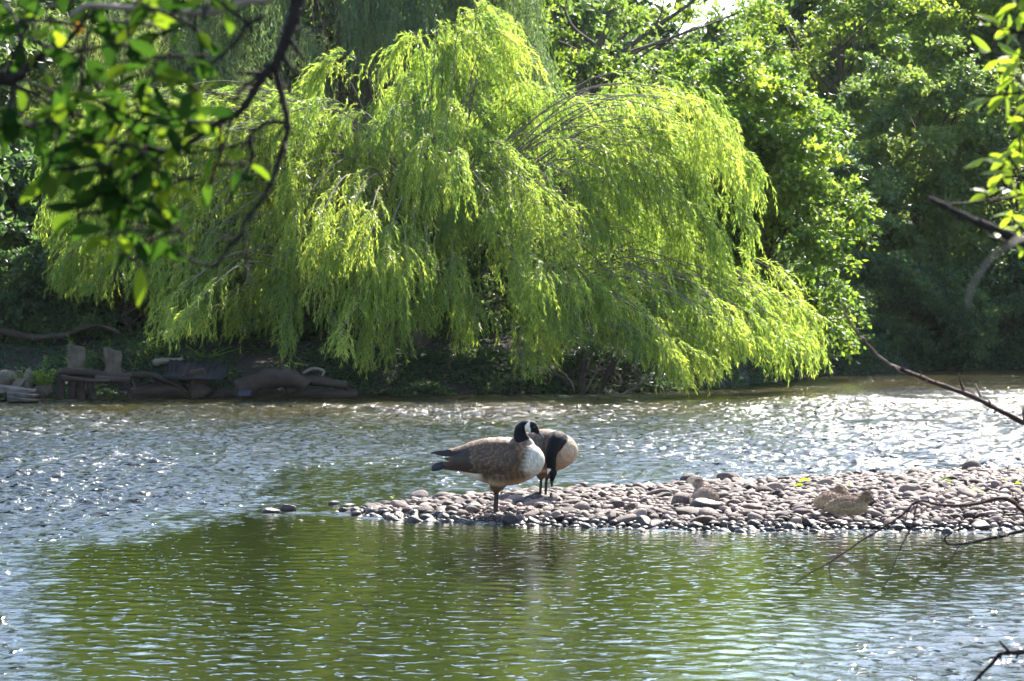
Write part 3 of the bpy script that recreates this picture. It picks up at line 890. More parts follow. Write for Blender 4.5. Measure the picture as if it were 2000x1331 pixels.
m, nt, p, out = new_mat('black_horn'); p.inputs['Base Color'].default_value = (0.014, 0.013, 0.013, 1); p.inputs['Roughness'].default_value = 0.35
M['horn'] = m
m, nt, p, out = new_mat('eye'); p.inputs['Base Color'].default_value = (0.006, 0.004, 0.003, 1); p.inputs['Roughness'].default_value = 0.08
M['eye'] = m

def loft(stations, n=28, yaw=0.0):
    """stations (x, ztop, zbot, halfwidth)"""
    V = []; m = len(stations)
    for (x, zt, zb, hw) in stations:
        zc, hh = (zt + zb) / 2, (zt - zb) / 2
        for k in range(n):
            a = 2 * math.pi * k / n
            c, s_ = math.cos(a), math.sin(a)
            V.append((x, hw * (abs(s_) ** 0.92) * (1 if s_ >= 0 else -1), zc + hh * c))
    F4 = [(i * n + k, i * n + (k + 1) % n, (i + 1) * n + (k + 1) % n, (i + 1) * n + k) for i in range(m - 1) for k in range(n)]
    V = np.array(V); c0 = len(V)
    V = np.vstack([V, V[:n].mean(0), V[-n:].mean(0)])
    F3 = [(c0, (k + 1) % n, k) for k in range(n)] + [(c0 + 1, (m - 1) * n + k, (m - 1) * n + (k + 1) % n) for k in range(n)]
    return V, np.array(F4), np.array(F3)

def ico(c, r, sub=2, sq=(1, 1, 1)):
    bm = bmesh.new(); bmesh.ops.create_icosphere(bm, subdivisions=sub, radius=1)
    V = np.array([v.co[:] for v in bm.verts]) * np.array(sq) * r + np.array(tuple(c))
    f = np.array([[v.index for v in q.verts] for q in bm.faces]); bm.free()
    return V, f

def chain_balls(pts, rad, k=7):
    P = catmull(pts, k); 
    rr = np.interp(np.linspace(0, len(rad) - 1, len(P)), np.arange(len(rad)), rad)
    return [(np.array(tuple(p)), float(r)) for p, r in zip(P, rr)]

def voxel_body(parts, voxel=0.006, smooth=4):
    """parts: list of (V, F4|None, F3|None) -> one continuous remeshed surface (V, faces)"""
    mb = MB()
    for V, f4, f3 in parts: mb.add(V, f4, f3)
    me = mb.mesh('tmp', None)
    o = bpy.data.objects.new('tmp', me); COL.objects.link(o)
    md = o.modifiers.new('r', 'REMESH'); md.mode = 'VOXEL'; md.voxel_size = voxel
    ms = o.modifiers.new('s', 'SMOOTH'); ms.factor = 0.5; ms.iterations = smooth
    dg = bpy.context.evaluated_depsgraph_get()
    me2 = bpy.data.meshes.new_from_object(o.evaluated_get(dg))
    V = np.empty(len(me2.vertices) * 3); me2.vertices.foreach_get('co', V); V = V.reshape(-1, 3)
    fc = [tuple(p_.vertices) for p_ in me2.polygons]
    q = np.array([f for f in fc if len(f) == 4]).reshape(-1, 4); t = np.array([f for f in fc if len(f) == 3]).reshape(-1, 3)
    bpy.data.objects.remove(o); bpy.data.meshes.remove(me); bpy.data.meshes.remove(me2)
    return V, [x for x in (q, t) if len(x)]

BODY = [(-0.335, .415, .375, .020), (-0.30, .437, .348, .045), (-0.24, .464, .306, .078), (-0.16, .497, .262, .108), (-0.06, .525, .232, .126), (.04, .532, .212, .136),
        (.12, .527, .216, .138), (.20, .518, .238, .132), (.26, .498, .266, .118), (.305, .466, .300, .092), (.330, .43, .34, .055), (.338, .405, .365, .025)]
WHULL = [(-0.36, .428, .318, .022), (-0.33, .440, .305, .048), (-0.24, .468, .296, .086), (-0.16, .499, .262, .112), (-0.06, .526, .232, .128), (.04, .533, .212, .138),
        (.12, .528, .216, .140), (.20, .519, .238, .134), (.26, .499, .266, .120)]
BR, BRD, TAN, WHT, BLK = np.array([.082, .047, .028]), np.array([.034, .022, .016]), np.array([.27, .18, .110]), np.array([.62, .565, .49]), np.array([.005, .005, .006])

def feather_blade(base, dirv, nrmv, L, W, curl=0.0):
    """a single feather: 6 x 3 grid tapering to a round tip"""
    dirv = Vector(dirv).normalized(); nrmv = Vector(nrmv).normalized(); side = dirv.cross(nrmv).normalized()
    V = []
    for i, (t, w) in enumerate([(0, .35), (.25, .8), (.5, 1), (.75, .95), (.9, .7), (1.0, .22)]):
        for k in (-1, 0, 1):
            V.append(tuple(Vector(base) + dirv * (L * t) + side * (k * W * w / 2) + nrmv * (curl * t * t * L + (0.12 * W if k == 0 else 0))))
    f = [(i * 3 + k, i * 3 + k + 1, i * 3 + k + 4, i * 3 + k + 3) for i in range(5) for k in range(2)]
    tt = np.repeat([0, .25, .5, .75, .9, 1.0], 3)
    return np.array(V), np.array(f), tt

def on_body(x, th, out=1.02, side=-1):
    S = np.array(WHULL)
    zt, zb, hw = (np.interp(x, S[:, 0], S[:, k]) for k in (1, 2, 3))
    zc, hh = (zt + zb) / 2, (zt - zb) / 2
    return np.array([x, side * hw * math.sin(th) * out, zc + hh * math.cos(th) * out])

def goose(name, label, at, rz, neck_pts, neck_r, head_dir, black_from, legs, leg_r, seed, breast=1.0, size=1.0):
    """neck_pts: joints in the bird's frame from breast to head; head_dir: where the bill points"""
    rs = np.random.RandomState(seed)
    root = empty(name, at, rz)
    tag(root, label, 'goose', 'pair of geese on the gravel bar'); root.scale = (size,) * 3
    parts = [loft(BODY)]
    nb = chain_balls(neck_pts, neck_r)
    parts += [(*[ico(c, r)[0]], None, ico(c, r)[1]) for c, r in nb]
    H = Vector(neck_pts[-1]); hd = Vector(head_dir).normalized()
    up = Vector((0, 0, 1)) - hd * hd.z
    if up.length < .2: up = Vector((1, 0, 0)) - hd * hd.x
    up.normalize(); sd = hd.cross(up)
    # head: cheek, crown, forehead sloping to the bill
    hb = [(H - hd * .004, .036), (H + up * .010 + hd * .012, .034), (H + hd * .032 + up * .003, .029), (H + hd * .052 - up * .004, .0215), (H + hd * .066 - up * .009, .0165), (H + hd * .014 - up * .012, .030)]
    for c, r in hb:
        V, f = ico(c, r); parts.append((V, None, f))
    legballs = []
    for (hip, knee, ankle, toe) in legs:
        for c, r in chain_balls([hip, knee], [0.080, 0.040], 6): V, f = ico(c, r, 2); parts.append((V, None, f))
        for c, r in chain_balls([knee, Vector(knee).lerp(Vector(ankle), .30)], [0.037, 0.018], 6): V, f = ico(c, r, 2); parts.append((V, None, f))
        lb = chain_balls([Vector(knee).lerp(Vector(ankle), .22), ankle], [leg_r * 1.2, leg_r], 14) + chain_balls([ankle, toe], [leg_r * 1.15, leg_r * .95], 16)
        for c, r in lb: V, f = ico(c, r, 1); parts.append((V, None, f))
        legballs += lb
        # webbed foot: three toes with a web between
        T = Vector(toe); 
        tips = []
        for a in (-0.45, 0.0, 0.42):
            tip = T + Vector((math.cos(a) * .085, math.sin(a) * .085, -.006)); tips.append(tip)
            for c, r in chain_balls([T, T.lerp(tip, .5) + Vector((0, 0, .004)), tip], [.0095, .0075, .0055], 8):
                V, f = ico(c, r, 1); parts.append((V, None, f)); legballs.append((c, r))
        for j in (0, 1):
            a, b2 = tips[j], tips[j + 1]
            for u in np.linspace(.15, .85, 6):
                for w in np.linspace(.25, .9, 6):
                    c = T.lerp(a.lerp(b2, u), w); V, f = ico(c, .0055, 1); parts.append((V, None, f)); legballs.append((np.array(tuple(c)), .0055))
        c0 = T - Vector((.028, 0, -.004))
        for c, r in chain_balls([T, c0], [.008, .005], 5): V, f = ico(c, r, 1); parts.append((V, None, f)); legballs.append((c, r))
    V, Fc = voxel_body(parts, 0.0052, 3)
    # pigment
    n = len(V)
    Pc = np.zeros((n, 3))
    x, y, z = V.T
    S = np.array(BODY)
    zt = np.interp(x, S[:, 0], S[:, 1]); zb = np.interp(x, S[:, 0], S[:, 2])
    v = np.clip((z - zb) / (zt - zb), 0, 1)
    nz = 0.5 + 0.5 * np.sin(x * 145 + 1.6 * np.sin(z * 60 + y * 40) + 2 * fnoise(x * 10, z * 10, 3, seed))
    bars = np.clip(nz * 1.4 - 0.35, 0, 1)[:, None] * 0.33
    flank = BR * 0.95 * (1 - bars) + TAN * .7 * bars
    belly = TAN * 1.25
    col = belly * (1 - sstep(.02, .17, v))[:, None] + flank * sstep(.02, .17, v)[:, None]
    back = BR * 1.3 * (1 - bars) + TAN * 1.05 * bars
    col = col * (1 - sstep(.66, .85, v))[:, None] + back * sstep(.66, .85, v)[:, None]
    br = sstep(.178, .248, x + 0.06 * (0.5 - v) - .05 * sstep(.35, .1, v) + .006 * np.sin(z * 210 + y * 90))[:, None]
    pale = (WHT * np.array([.66, .64, .60]) * breast + TAN * 1.15 * (1 - breast)) * (0.93 + .07 * nz[:, None])
    col = col * (1 - br) + pale * br
    vent = (sstep(-.06, -.12, x) * (1 - sstep(.28, .42, v)))[:, None]
    col = col * (1 - vent) + WHT * vent
    rump = (sstep(-.25, -.29, x) * sstep(.45, .6, v))[:, None]
    col = col * (1 - rump) + BLK * 2 * rump
    # thigh
    allleg = np.array([c for c, r in legballs]); lr = np.array([r for c, r in legballs])
    kz = min(Vector(l[1]).z for l in legs)
    thigh = sstep(zb + .012, zb - .012, z)[:, None] * (np.abs(x - legs[0][1][0])[:, None] < .14)
    col = col * (1 - thigh) + BR * 1.2 * thigh
    # neck and head
    nc = np.array([c for c, r in nb]); nr = np.array([r for c, r in nb])
    dd = np.linalg.norm(V[:, None, :] - nc[None], axis=2) - nr[None]
    j = dd.argmin(1); dm = dd.min(1)
    tt = j / (len(nb) - 1.0)
    ctr, tang = nc[int(black_from * (len(nb) - 1))], None
    k0 = int(black_from * (len(nb) - 1))
    tang = nrm(nc[min(k0 + 3, len(nb) - 1)] - nc[max(k0 - 2, 0)])
    side_ = (V - ctr) @ tang + 0.004 * np.sin(x * 300 + y * 200)
    near = (dm < 0.010) & ((side_ > 0) | (tt > black_from + .25)) & (np.linalg.norm(V - ctr, axis=1) < 2)
    hc = np.array([tuple(c) for c, r in hb]); hr = np.array([r for c, r in hb])
    hdist = (np.linalg.norm(V[:, None, :] - hc[None], axis=2) - hr[None]).min(1)
    inbody = (np.abs(y) < np.interp(x, S[:, 0], S[:, 3]) * .93) & (v > .02) & (v < .98) & (x < .33) & (x > -.3)
    blk = (near & (tt > black_from)) | ((hdist < .006))
    col[blk] = BLK
    # white chinstrap across the cheek
    rel = V - np.array(tuple(H))
    hx, hu, hs = rel @ np.array(tuple(hd)), rel @ np.array(tuple(up)), rel @ np.array(tuple(sd))
    ch = (hdist < .012) & (hx > -.024 + .10 * hu) & (hx < .006 - .75 * hu) & (hu < .026) & (hu > -.060) & (hx < .046)
    col[ch] = WHT * 1.05
    # legs
    dl = np.full(n, 9.0)
    for a in range(0, len(allleg), 200):
        dl = np.minimum(dl, (np.linalg.norm(V[:, None, :] - allleg[None, a:a + 200], axis=2) - lr[None, a:a + 200]).min(1))
    lk = (dl < .006) & (z < zb - .045)
    col[lk] = np.array([.035, .026, .022])
    col = np.hstack([col, np.ones((n, 1))])
    link('body', np_mesh('body', V, Fc, M['plumage'], True, {'pigment': col}), root)
    # bill
    bs_ = []
    B0 = H + hd * .066 - up * .009
    V, f4, f3 = loft([(-.006, .0165, -.0150, .0125), (.012, .0105, -.0140, .0120), (.030, .004, -.0125, .0110), (.046, -.002, -.0115, .0090), (.055, -.006, -.0105, .004)], 12)
    Mx = Matrix((hd, sd, up)).transposed()
    V = np.array([tuple(B0 + Mx @ Vector(p_)) for p_ in V])
    mb = MB(); mb.add(V, f4, f3)
    mb.build('bill', M['horn'], root)
    for sgn in (-1, 1):
        V, f = ico(H + hd * .030 + up * .012 + sd * .0255 * sgn, .0052, 2)
        mb = MB(); mb.add(V, None, f); mb.build('eye', M['eye'], root)
    # folded wings of overlapping feathers
    for side in (-1, 1):
        Vs, Fs, Cs, off = [], [], [], 0
        def put(base, d, nn, L, W, c0, c1, curl=0.0):
            nonlocal off
            V, f, t = feather_blade(base, d, nn, L, W, curl)
            c = np.where((t > .95)[:, None], c1, c0 * (0.9 + 0.1 * t[:, None]))
            edge = np.tile([1, 0, 1], 6)
            c = np.where((edge[:, None] == 1) & (t[:, None] > .3), c * .8 + c1 * .2, c)
            Vs.append(V); Fs.append(f + off); off += len(V); Cs.append(np.hstack([c, np.ones((len(V), 1))]))
        def fr(x, th, out):
            p0 = on_body(x, th, out, side); p1 = on_body(x - .01, th, out, side); p2 = on_body(x, th + .05, out, side)
            dx = nrm(p1 - p0); nn = nrm(np.cross(dx, p2 - p0)) * (1 if side < 0 else -1)
            if nn[1] * side < 0: nn = -nn
            return p0, dx, nn
        def surf(x0, th0, L, dth, W, o0, o1, c0, c1, lean=0.0):
            """a feather laid along the wing's hull"""
            nonlocal off
            V = []; tt = [0, .2, .4, .6, .8, .93, 1.0]; ww = [.4, .8, 1, 1, .9, .62, .2]
            for t, w in zip(tt, ww):
                for k in (-1, 0, 1):
                    th = th0 + dth * t
                    p0, dx, nn = fr(x0 - L * t + lean * k * W, th, 1.0)
                    pu = nrm(np.cross(nn, dx))
                    V.append(p0 + pu * (k * W * w / 2) + nn * (o0 + (o1 - o0) * t + (.0025 if k == 0 else 0)))
            V = np.array(V)
            f = np.array([(i_ * 3 + k, i_ * 3 + k + 1, i_ * 3 + k + 4, i_ * 3 + k + 3) for i_ in range(6) for k in range(2)])
            t = np.repeat(tt, 3); edge = np.tile([1, 0, 1], 7)
            c = np.where((t > .92)[:, None], c1, c0 * (.85 + .2 * t[:, None]))
            c = np.where((edge[:, None] == 1) & (t[:, None] > .3), c * .8 + c1 * .2, c)
            Vs.append(V); Fs.append(f + off); off += len(V); Cs.append(np.hstack([c, np.ones((len(V), 1))]))
        for i in range(8):      # primaries crossing over the rump
            th = .95 + i * .05
            p0, dx, nn = fr(-.20 - .008 * i, th, 1.0)
            tgt = np.array([-.43 + .018 * i, side * (.022 + .004 * i), .432 - .003 * i])
            put(p0 + nn * .004, nrm(tgt - p0), nn, np.linalg.norm(tgt - p0), .026, BRD * .45, BRD * .7, .0)
        for i in range(14):     # long dark secondaries
            th = .50 + i * .122
            surf(-.06 + rs.normal(0, .004), th, .285 - .06 * abs(i - 12) / 12., .02, .036, .002, .006 + .0006 * i, BRD * rs.uniform(.75, 1.05), BR * .9)
        for r_, (x0, L) in enumerate([(-.03, .12), (.005, .11), (.04, .10), (.070, .09), (.10, .080), (.13, .070), (.155, .06)]):
            for i in range(15):
                th = .48 + i * .108 + .054 * (r_ % 2)
                if r_ > 3 and (i < 1 or i > 12): continue
                if r_ > 5 and (i < 2 or i > 10): continue
                surf(x0 + rs.normal(0, .007), th + rs.normal(0, .02), L * rs.uniform(.85, 1.15), rs.normal(0, .05), .032 * rs.uniform(.7, 1.2), .0035, .0075, (BR * .62 + BRD * .2) * rs.uniform(.65, 1.15), BR * .85 + TAN * rs.uniform(.12, .25))
        for r_, (x0, L) in enumerate([(-.17, .12), (-.13, .11), (-.09, .10), (-.045, .10), (.0, .09), (.05, .085), (.10, .08), (.145, .07)]):
            for i in range(5):
                th = .05 + i * .13
                surf(x0 + rs.normal(0, .006), th + rs.normal(0, .02), L * rs.uniform(.9, 1.1), 0, .036, .003, .009, BR * 1.5 * rs.uniform(.8, 1.1), TAN * 1.0)
        link('wing', np_mesh('wing', np.concatenate(Vs), np.concatenate(Fs), M['feather'], True, {'pigment': np.concatenate(Cs)}), root)
    # tail fan
    Vs, Fs, Cs, off = [], [], [], 0
    for i in range(9):
        a = (i - 4) * .12
        V, f, t = feather_blade((-.285, .011 * (i - 4), .385 - .0055 * abs(i - 4)), (-math.cos(a), math.sin(a) * .6, -.16 - .035 * abs(i - 4)), (0, (i - 4) * .35, 1), .150, .036)
        Vs.append(V); Fs.append(f + off); off += len(V); Cs.append(np.tile([*(BLK * 1.4), 1], (len(V), 1)))
    for i in range(7):          # white coverts
        a = (i - 3) * .15
        for zz in (.414, .376):
            V, f, t = feather_blade((-.262, .012 * (i - 3), zz), (-math.cos(a), math.sin(a), -.10 if zz > .4 else .05), (0, 0, 1), .085, .034)
            Vs.append(V); Fs.append(f + off); off += len(V); Cs.append(np.tile([*(WHT), 1], (len(V), 1)))
    link('tail', np_mesh('tail', np.concatenate(Vs), np.concatenate(Fs), M['feather'], True, {'pigment': np.concatenate(Cs)}), root)
    return root

g1 = GD(966, 1014, 0.0)
goose('goose', 'brown goose standing upright on the stones with black neck raised and white cheek', (g1.x, g1.y, .012), R(-3),
      [(.205, 0, .430), (.200, 0, .478), (.182, 0, .520), (.170, 0, .560), (.176, 0, .596), (.208, 0, .620), (.240, 0, .616)],
      [.086, .072, .054, .043, .0395, .038, .035], (.80, -.10, -.50), 0.20,
      [((.03, -.055, .29), (.01, -.034, .205), (.008, -.024, .125), (.0, -.026, .008)), ((.05, .055, .29), (.02, .034, .205), (.014, .020, .125), (.012, .024, .008))], .0125, 3)
g2 = GD(1058, 979, 0.05)
YAW = R(-46)
def unyaw(p):
    c, s_ = math.cos(-YAW), math.sin(-YAW); return (p[0] * c - p[1] * s_, p[0] * s_ + p[1] * c, p[2])
nk = [(.135, -.13, .42), (.128, -.185, .468), (.110, -.262, .468), (.080, -.310, .410), (.066, -.318, .345), (.070, -.305, .280), (.074, -.295, .235)]
goose('goose', 'brown goose behind the upright one, preening with its black neck bent down', (g2.x, g2.y, 0.062), YAW,
      [unyaw(p) for p in nk], [.085, .070, .060, .053, .045, .038, .036], unyaw((.10, -.02, -1)), 0.12,
      [((.05, -.055, .29), (.045, -.05, .195), (.036, -.045, .125), (.03, -.05, .006)), ((.03, .05, .29), (.02, .045, .195), (.008, .04, .125), (-.004, .045, .006))], .0125, 4, breast=.25, size=.92)

# ------------------------------------------------------------------ goslings
def gosling(label, px, py, zoff, rz, s, head_at, head_dir, seed, col0, col1):
    g = GD(px, py, .1)
    for _ in range(6):
        z = float(bar_h(np.array(g.x), np.array(g.y))) + zoff; g = GD(px, py, z)
    root = empty('gosling', (g.x, g.y, z), rz)
    tag(root, label, 'gosling', 'goslings resting on the stones')
    rs = np.random.RandomState(seed)
    parts = [loft([(-.135, .055, .035, .012), (-.11, .085, .018, .042), (-.06, .112, .004, .068), (0, .122, 0, .076), (.06, .112, .004, .068), (.10, .088, .016, .048), (.125, .06, .035, .018)], 22)]
    H = Vector(head_at)
    for c, r in chain_balls([(.075, 0, .070), (.095, 0, .095), tuple(H)], [.046, .034, .030], 6):
        V, f = ico(c, r); parts.append((V, None, f))
    hd = Vector(head_dir).normalized()
    up = (Vector((0, 0, 1)) - hd * hd.z).normalized(); sd = hd.cross(up)
    for c, r in [(H, .033), (H + hd * .018, .027), (H + up * .008, .030)]:
        V, f = ico(c, r); parts.append((V, None, f))
    V, Fc = voxel_body(parts, .006, 2)
    V = V + nrm(V - V.mean(0)) * (rs.normal(0, .0016, len(V)))[:, None]
    top = sstep(.045, .10, V[:, 2])[:, None]
    hh = (np.linalg.norm(V - np.array(tuple(H + up * .022)), axis=1) < .033)[:, None]
    c = col1 * (1 - top) + col0 * top
    c = np.where(hh, col0 * .55, c)
    V *= s
    link('body', np_mesh('body', V, Fc, M['down'], True, {'pigment': np.hstack([c, np.ones((len(V), 1))])}), root)
    # down standing off the body
    nf = 5200; pick = rs.randint(0, len(V), nf); ctr = V.mean(0)
    nn = nrm((V[pick] - ctr) * [1, 1, 1.3]); dd = nrm(nn + rs.normal(0, .45, (nf, 3)) + [-.5, 0, -.25])
    Vd, qd = leaves_np(V[pick], dd, nrm(np.cross(dd, rs.normal(0, 1, (nf, 3)))), .015 * s * rs.uniform(.5, 1.2, nf), .0022)
    cd = np.repeat(c[pick] * rs.uniform(.75, 1.3, (nf, 1)), 4, axis=0)
    link('down', np_mesh('down', Vd, qd, M['down'], False, {'pigment': np.hstack([cd, np.ones((len(Vd), 1))])}), root)
    Vb, f4, f3 = loft([(0, .010, -.010, .009), (.012, .005, -.008, .008), (.024, -.002, -.008, .004)], 10)
    Mx = Matrix((hd, sd, up)).transposed()
    mb = MB(); mb.add(np.array([tuple((H + hd * .038 + Mx @ Vector(p_)) * s) for p_ in Vb]), f4, f3); mb.build('bill', M['horn'], root)
    for sgn in (-1, 1):
        V, f = ico((H + hd * .018 + up * .010 + sd * .0235 * sgn) * s, .0045 * s, 1); mb = MB(); mb.add(V, None, f); mb.build('eye', M['eye'], root)
    # stubby wing of down
    for side in (-1, 1):
        V, f4, f3 = loft([(-.055, .070, .050, .006), (-.03, .085, .042, .012), (.02, .090, .044, .013), (.05, .080, .055, .006)], 12)
        V[:, 1] += side * .068; V *= s
        mb = MB(); mb.add(V, f4, f3)
        me = mb.mesh('wing', M['down']); ca = me.color_attributes.new('pigment', 'FLOAT_COLOR', 'POINT')
        ca.data.foreach_set('color', np.tile([*(col0 * 1.1), 1], (len(V), 1)).astype(np.float32).ravel())
        link('wing', me, root)
G0, G1 = np.array([.21, .125, .070]), np.array([.40, .265, .15])
gosling('sitting pale brown gosling with its head up, among the dark boulders', 1378, 984, .025, R(115), .92, (.100, 0, .148), (.9, .3, -.1), 1, np.array([.25, .165, .115]), np.array([.29, .20, .13]))
gosling('fluffy gosling lying in front of its twin, head turned outward', 1655, 1005, .04, R(-8), 1.0, (.118, -.01, .118), (.85, -.35, -.35), 2, G0, G1)
gosling('yellowish gosling lying half hidden behind the fluffy one', 1624, 995, .045, R(25), .95, (.075, .02, .130), (.9, .3, -.1), 3, G0 * 1.2, G1 * 1.05)

#@@BANKSTUFF
# ------------------------------------------------------------------ left bank: stone blocks, timbers, debris
def box_bm(bm, c, s, rz=0.0, rx=0.0, ry=0.0, bev=0.01, rough=0.0, rs=None, cuts=2):
    r = bmesh.ops.create_cube(bm, size=1.0)
    vs = r['verts']
    es = list({e for v in vs for e in v.link_edges})
    if cuts:
        bmesh.ops.subdivide_edges(bm, edges=es, cuts=cuts, use_grid_fill=True)
        vs = [v for v in bm.verts if v.is_valid and v.index == -1] or vs
    allv = bm.verts[:] if not hasattr(bm, '_done') else None
    return r

def block(name, label, cat, c, s, rz, mat, group=None, waist=0.0, seed=0, skew=0.0, n=7):
    """weathered block: grid cube deformed by noise"""
    rs = np.random.RandomState(seed)
    bm = bmesh.new()
    bmesh.ops.create_cube(bm, size=2.0)
    bmesh.ops.subdivide_edges(bm, edges=bm.edges[:], cuts=n, use_grid_fill=True)
    for v in bm.verts:
        p_ = v.co.copy()
        e = [abs(a) for a in p_]
        # soften the corners
        k = sum(1 for a in e if a > .99)
        if k >= 2: p_ *= 0.965 if k == 2 else .94
        w = 1 - waist * math.exp(-((p_.z + .35) / .42) ** 2)
        q = Vector((p_.x * s[0] / 2 * w, p_.y * s[1] / 2 * w, p_.z * s[2] / 2 + skew * p_.x * s[0] * (p_.z > 0)))
        nn = mnoise.noise_vector(q * 6 + Vector((seed, 0, 0))) * .13 * min(s)
        v.co = q + nn
    me = bpy.data.meshes.new(name); bm.to_mesh(me); bm.free()
    for f in me.polygons: f.use_smooth = True
    me.materials.append(mat)
    o = link(name, me); o.location = c; o.rotation_euler = (0, 0, rz)
    if label: tag(o, label, cat, group)
    return o

d0 = 40.6
def BP(px, py, d=d0): return PX(px, py, d)
u = d0 / F
def blk(px, top, bot, wpx, label, **k):
    c = BP(px, (top + bot) / 2)
    return block('stone_block', label, 'stone block', tuple(c), (wpx * u, wpx * u * .9, (bot - top) * u), .35, M['concrete'], 'stone blocks on the timber ledge', **k)
blk(149, 676, 728, 33, 'weathered stone block with a plant growing over it, on the old timber ledge', waist=.15, seed=3, skew=-.12)
blk(221, 683, 734, 34, 'weathered stone block farther from the plants, on the timber ledge near the metal sheet', waist=.22, seed=9, skew=-.10)
# timber ledge
led = empty('timber_ledge', tuple(BP(190, 745)))
tag(led, 'collapsed old timber ledge of logs on posts at the waterline, carrying two stone blocks', 'ledge')
L0 = Vector(led.location)
def logm(a, b, r0, r1, name, parent, mat, d=d0, seed=0, n=9):
    A, B = BP(*a, d), BP(*b, d)
    off = Vector(parent.location) if parent else Vector((0, 0, 0))
    pts = [A.lerp(B, t) + mnoise.noise_vector(A.lerp(B, t) * 2 + Vector((seed, 0, 0))) * .05 - off for t in np.linspace(0, 1, 9)]
    mb = MB(); mb.tube(pts, list(np.linspace(r0, r1, 9)), n, .12, random.Random(seed))
    return mb.build(name, mat, parent)
logm((112, 724), (255, 734), .06, .05, 'beam', led, M['drift'], 40.3, 1)
logm((100, 730), (262, 738), .055, .05, 'beam', led, M['drift'], 40.7, 2)
logm((118, 738), (215, 745), .035, .02, 'beam', led, M['drift'], 40.0, 3)
logm((190, 741), (252, 744), .045, .045, 'beam', led, M['drift'], 40.1, 4)
for i, (a, b) in enumerate([((118, 735), (116, 782)), ((158, 738), (160, 782)), ((176, 740), (186, 782)), ((252, 736), (256, 782)), ((140, 738), (142, 780))]):
    logm(a, b, .05 if i != 3 else .022, .06 if i != 3 else .02, 'post', led, M['drift'], 40.3, 10 + i)
# slabs and rocks by the left edge
slab = [(28, 762, 78, 11, 'pale flat slab of stone at the left edge of the photo, topmost of the slabs'), (45, 772, 52, 8, 'flat slab lying under the pale topmost slab'), (45, 781, 56, 6, 'lowest flat slab, just at the waterline')]
for i, (px, py, w, h, lab) in enumerate(slab):
    block('stone_slab', lab, 'slab', tuple(BP(px, py, 39.6 - .25 * i)), (w * u, .45, h * u), .1 * i - .12, M['rock'], 'slabs at the left waterline', seed=20 + i, skew=-.06)
for i, (px, py, w, h, lab) in enumerate([(12, 738, 42, 30, 'brown rock above the pale slab at the very left'), (56, 740, 22, 40, 'leaning upright rock between the slabs and the leafy plant'), (36, 751, 36, 20, 'low rounded rock behind the pale slab'),
        (84, 762, 42, 30, 'dark rock under the leafy plant'), (-18, 765, 40, 36, 'dark rock partly outside the left edge')]):
    V, f3 = cobble_np(300 + i)
    o = link('rock', np_mesh('rock', V * [1, 1, 1.7], f3, M['rock'], True)); o.location = BP(px, py, 40.0); o.scale = (w * u * .55, w * u * .5, h * u * .6); o.rotation_euler = (0, .1 * i, i)
    tag(o, lab, 'rock', 'rocks at the left waterline')
# sheet, pipe, blue scrap
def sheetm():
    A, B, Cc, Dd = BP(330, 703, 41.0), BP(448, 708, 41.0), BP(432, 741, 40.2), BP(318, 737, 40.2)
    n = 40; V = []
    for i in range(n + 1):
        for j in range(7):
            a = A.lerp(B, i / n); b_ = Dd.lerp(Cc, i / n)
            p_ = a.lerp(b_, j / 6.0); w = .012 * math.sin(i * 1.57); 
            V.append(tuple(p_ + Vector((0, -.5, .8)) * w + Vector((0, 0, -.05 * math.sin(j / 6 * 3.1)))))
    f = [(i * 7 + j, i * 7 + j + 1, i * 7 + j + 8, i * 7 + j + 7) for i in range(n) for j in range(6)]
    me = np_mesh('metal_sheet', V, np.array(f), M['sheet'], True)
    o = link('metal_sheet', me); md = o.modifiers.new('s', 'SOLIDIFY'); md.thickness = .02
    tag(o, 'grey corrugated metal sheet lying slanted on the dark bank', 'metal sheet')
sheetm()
def log_thing(name, lab, cat, pts, r0, r1, mat, seed, d, group=None, n=10):
    P = catmull([BP(*q[:2], q[2] if len(q) > 2 else d) for q in pts], 5)
    P = [p_ + mnoise.noise_vector(p_ * 3 + Vector((seed, 0, 0))) * .05 for p_ in P]
    rj = random.Random(seed)
    mb = MB(); mb.tube(P, [(r0 + (r1 - r0) * i / (len(P) - 1)) * (1 + (rj.uniform(-.22, .22) if r0 > .03 else 0)) for i in range(len(P))], n + 3, .20 if r0 > .03 else .05, rj)
    o = mb.build(name, mat); tag(o, lab, cat, group); return o
log_thing('pipe', 'pale pipe end sticking out above the corrugated metal sheet', 'pipe', [(302, 712), (322, 706), (360, 700)], .05, .035, M['pale_wood'], 1, 41.2)
gr = 'driftwood along the dark bank'
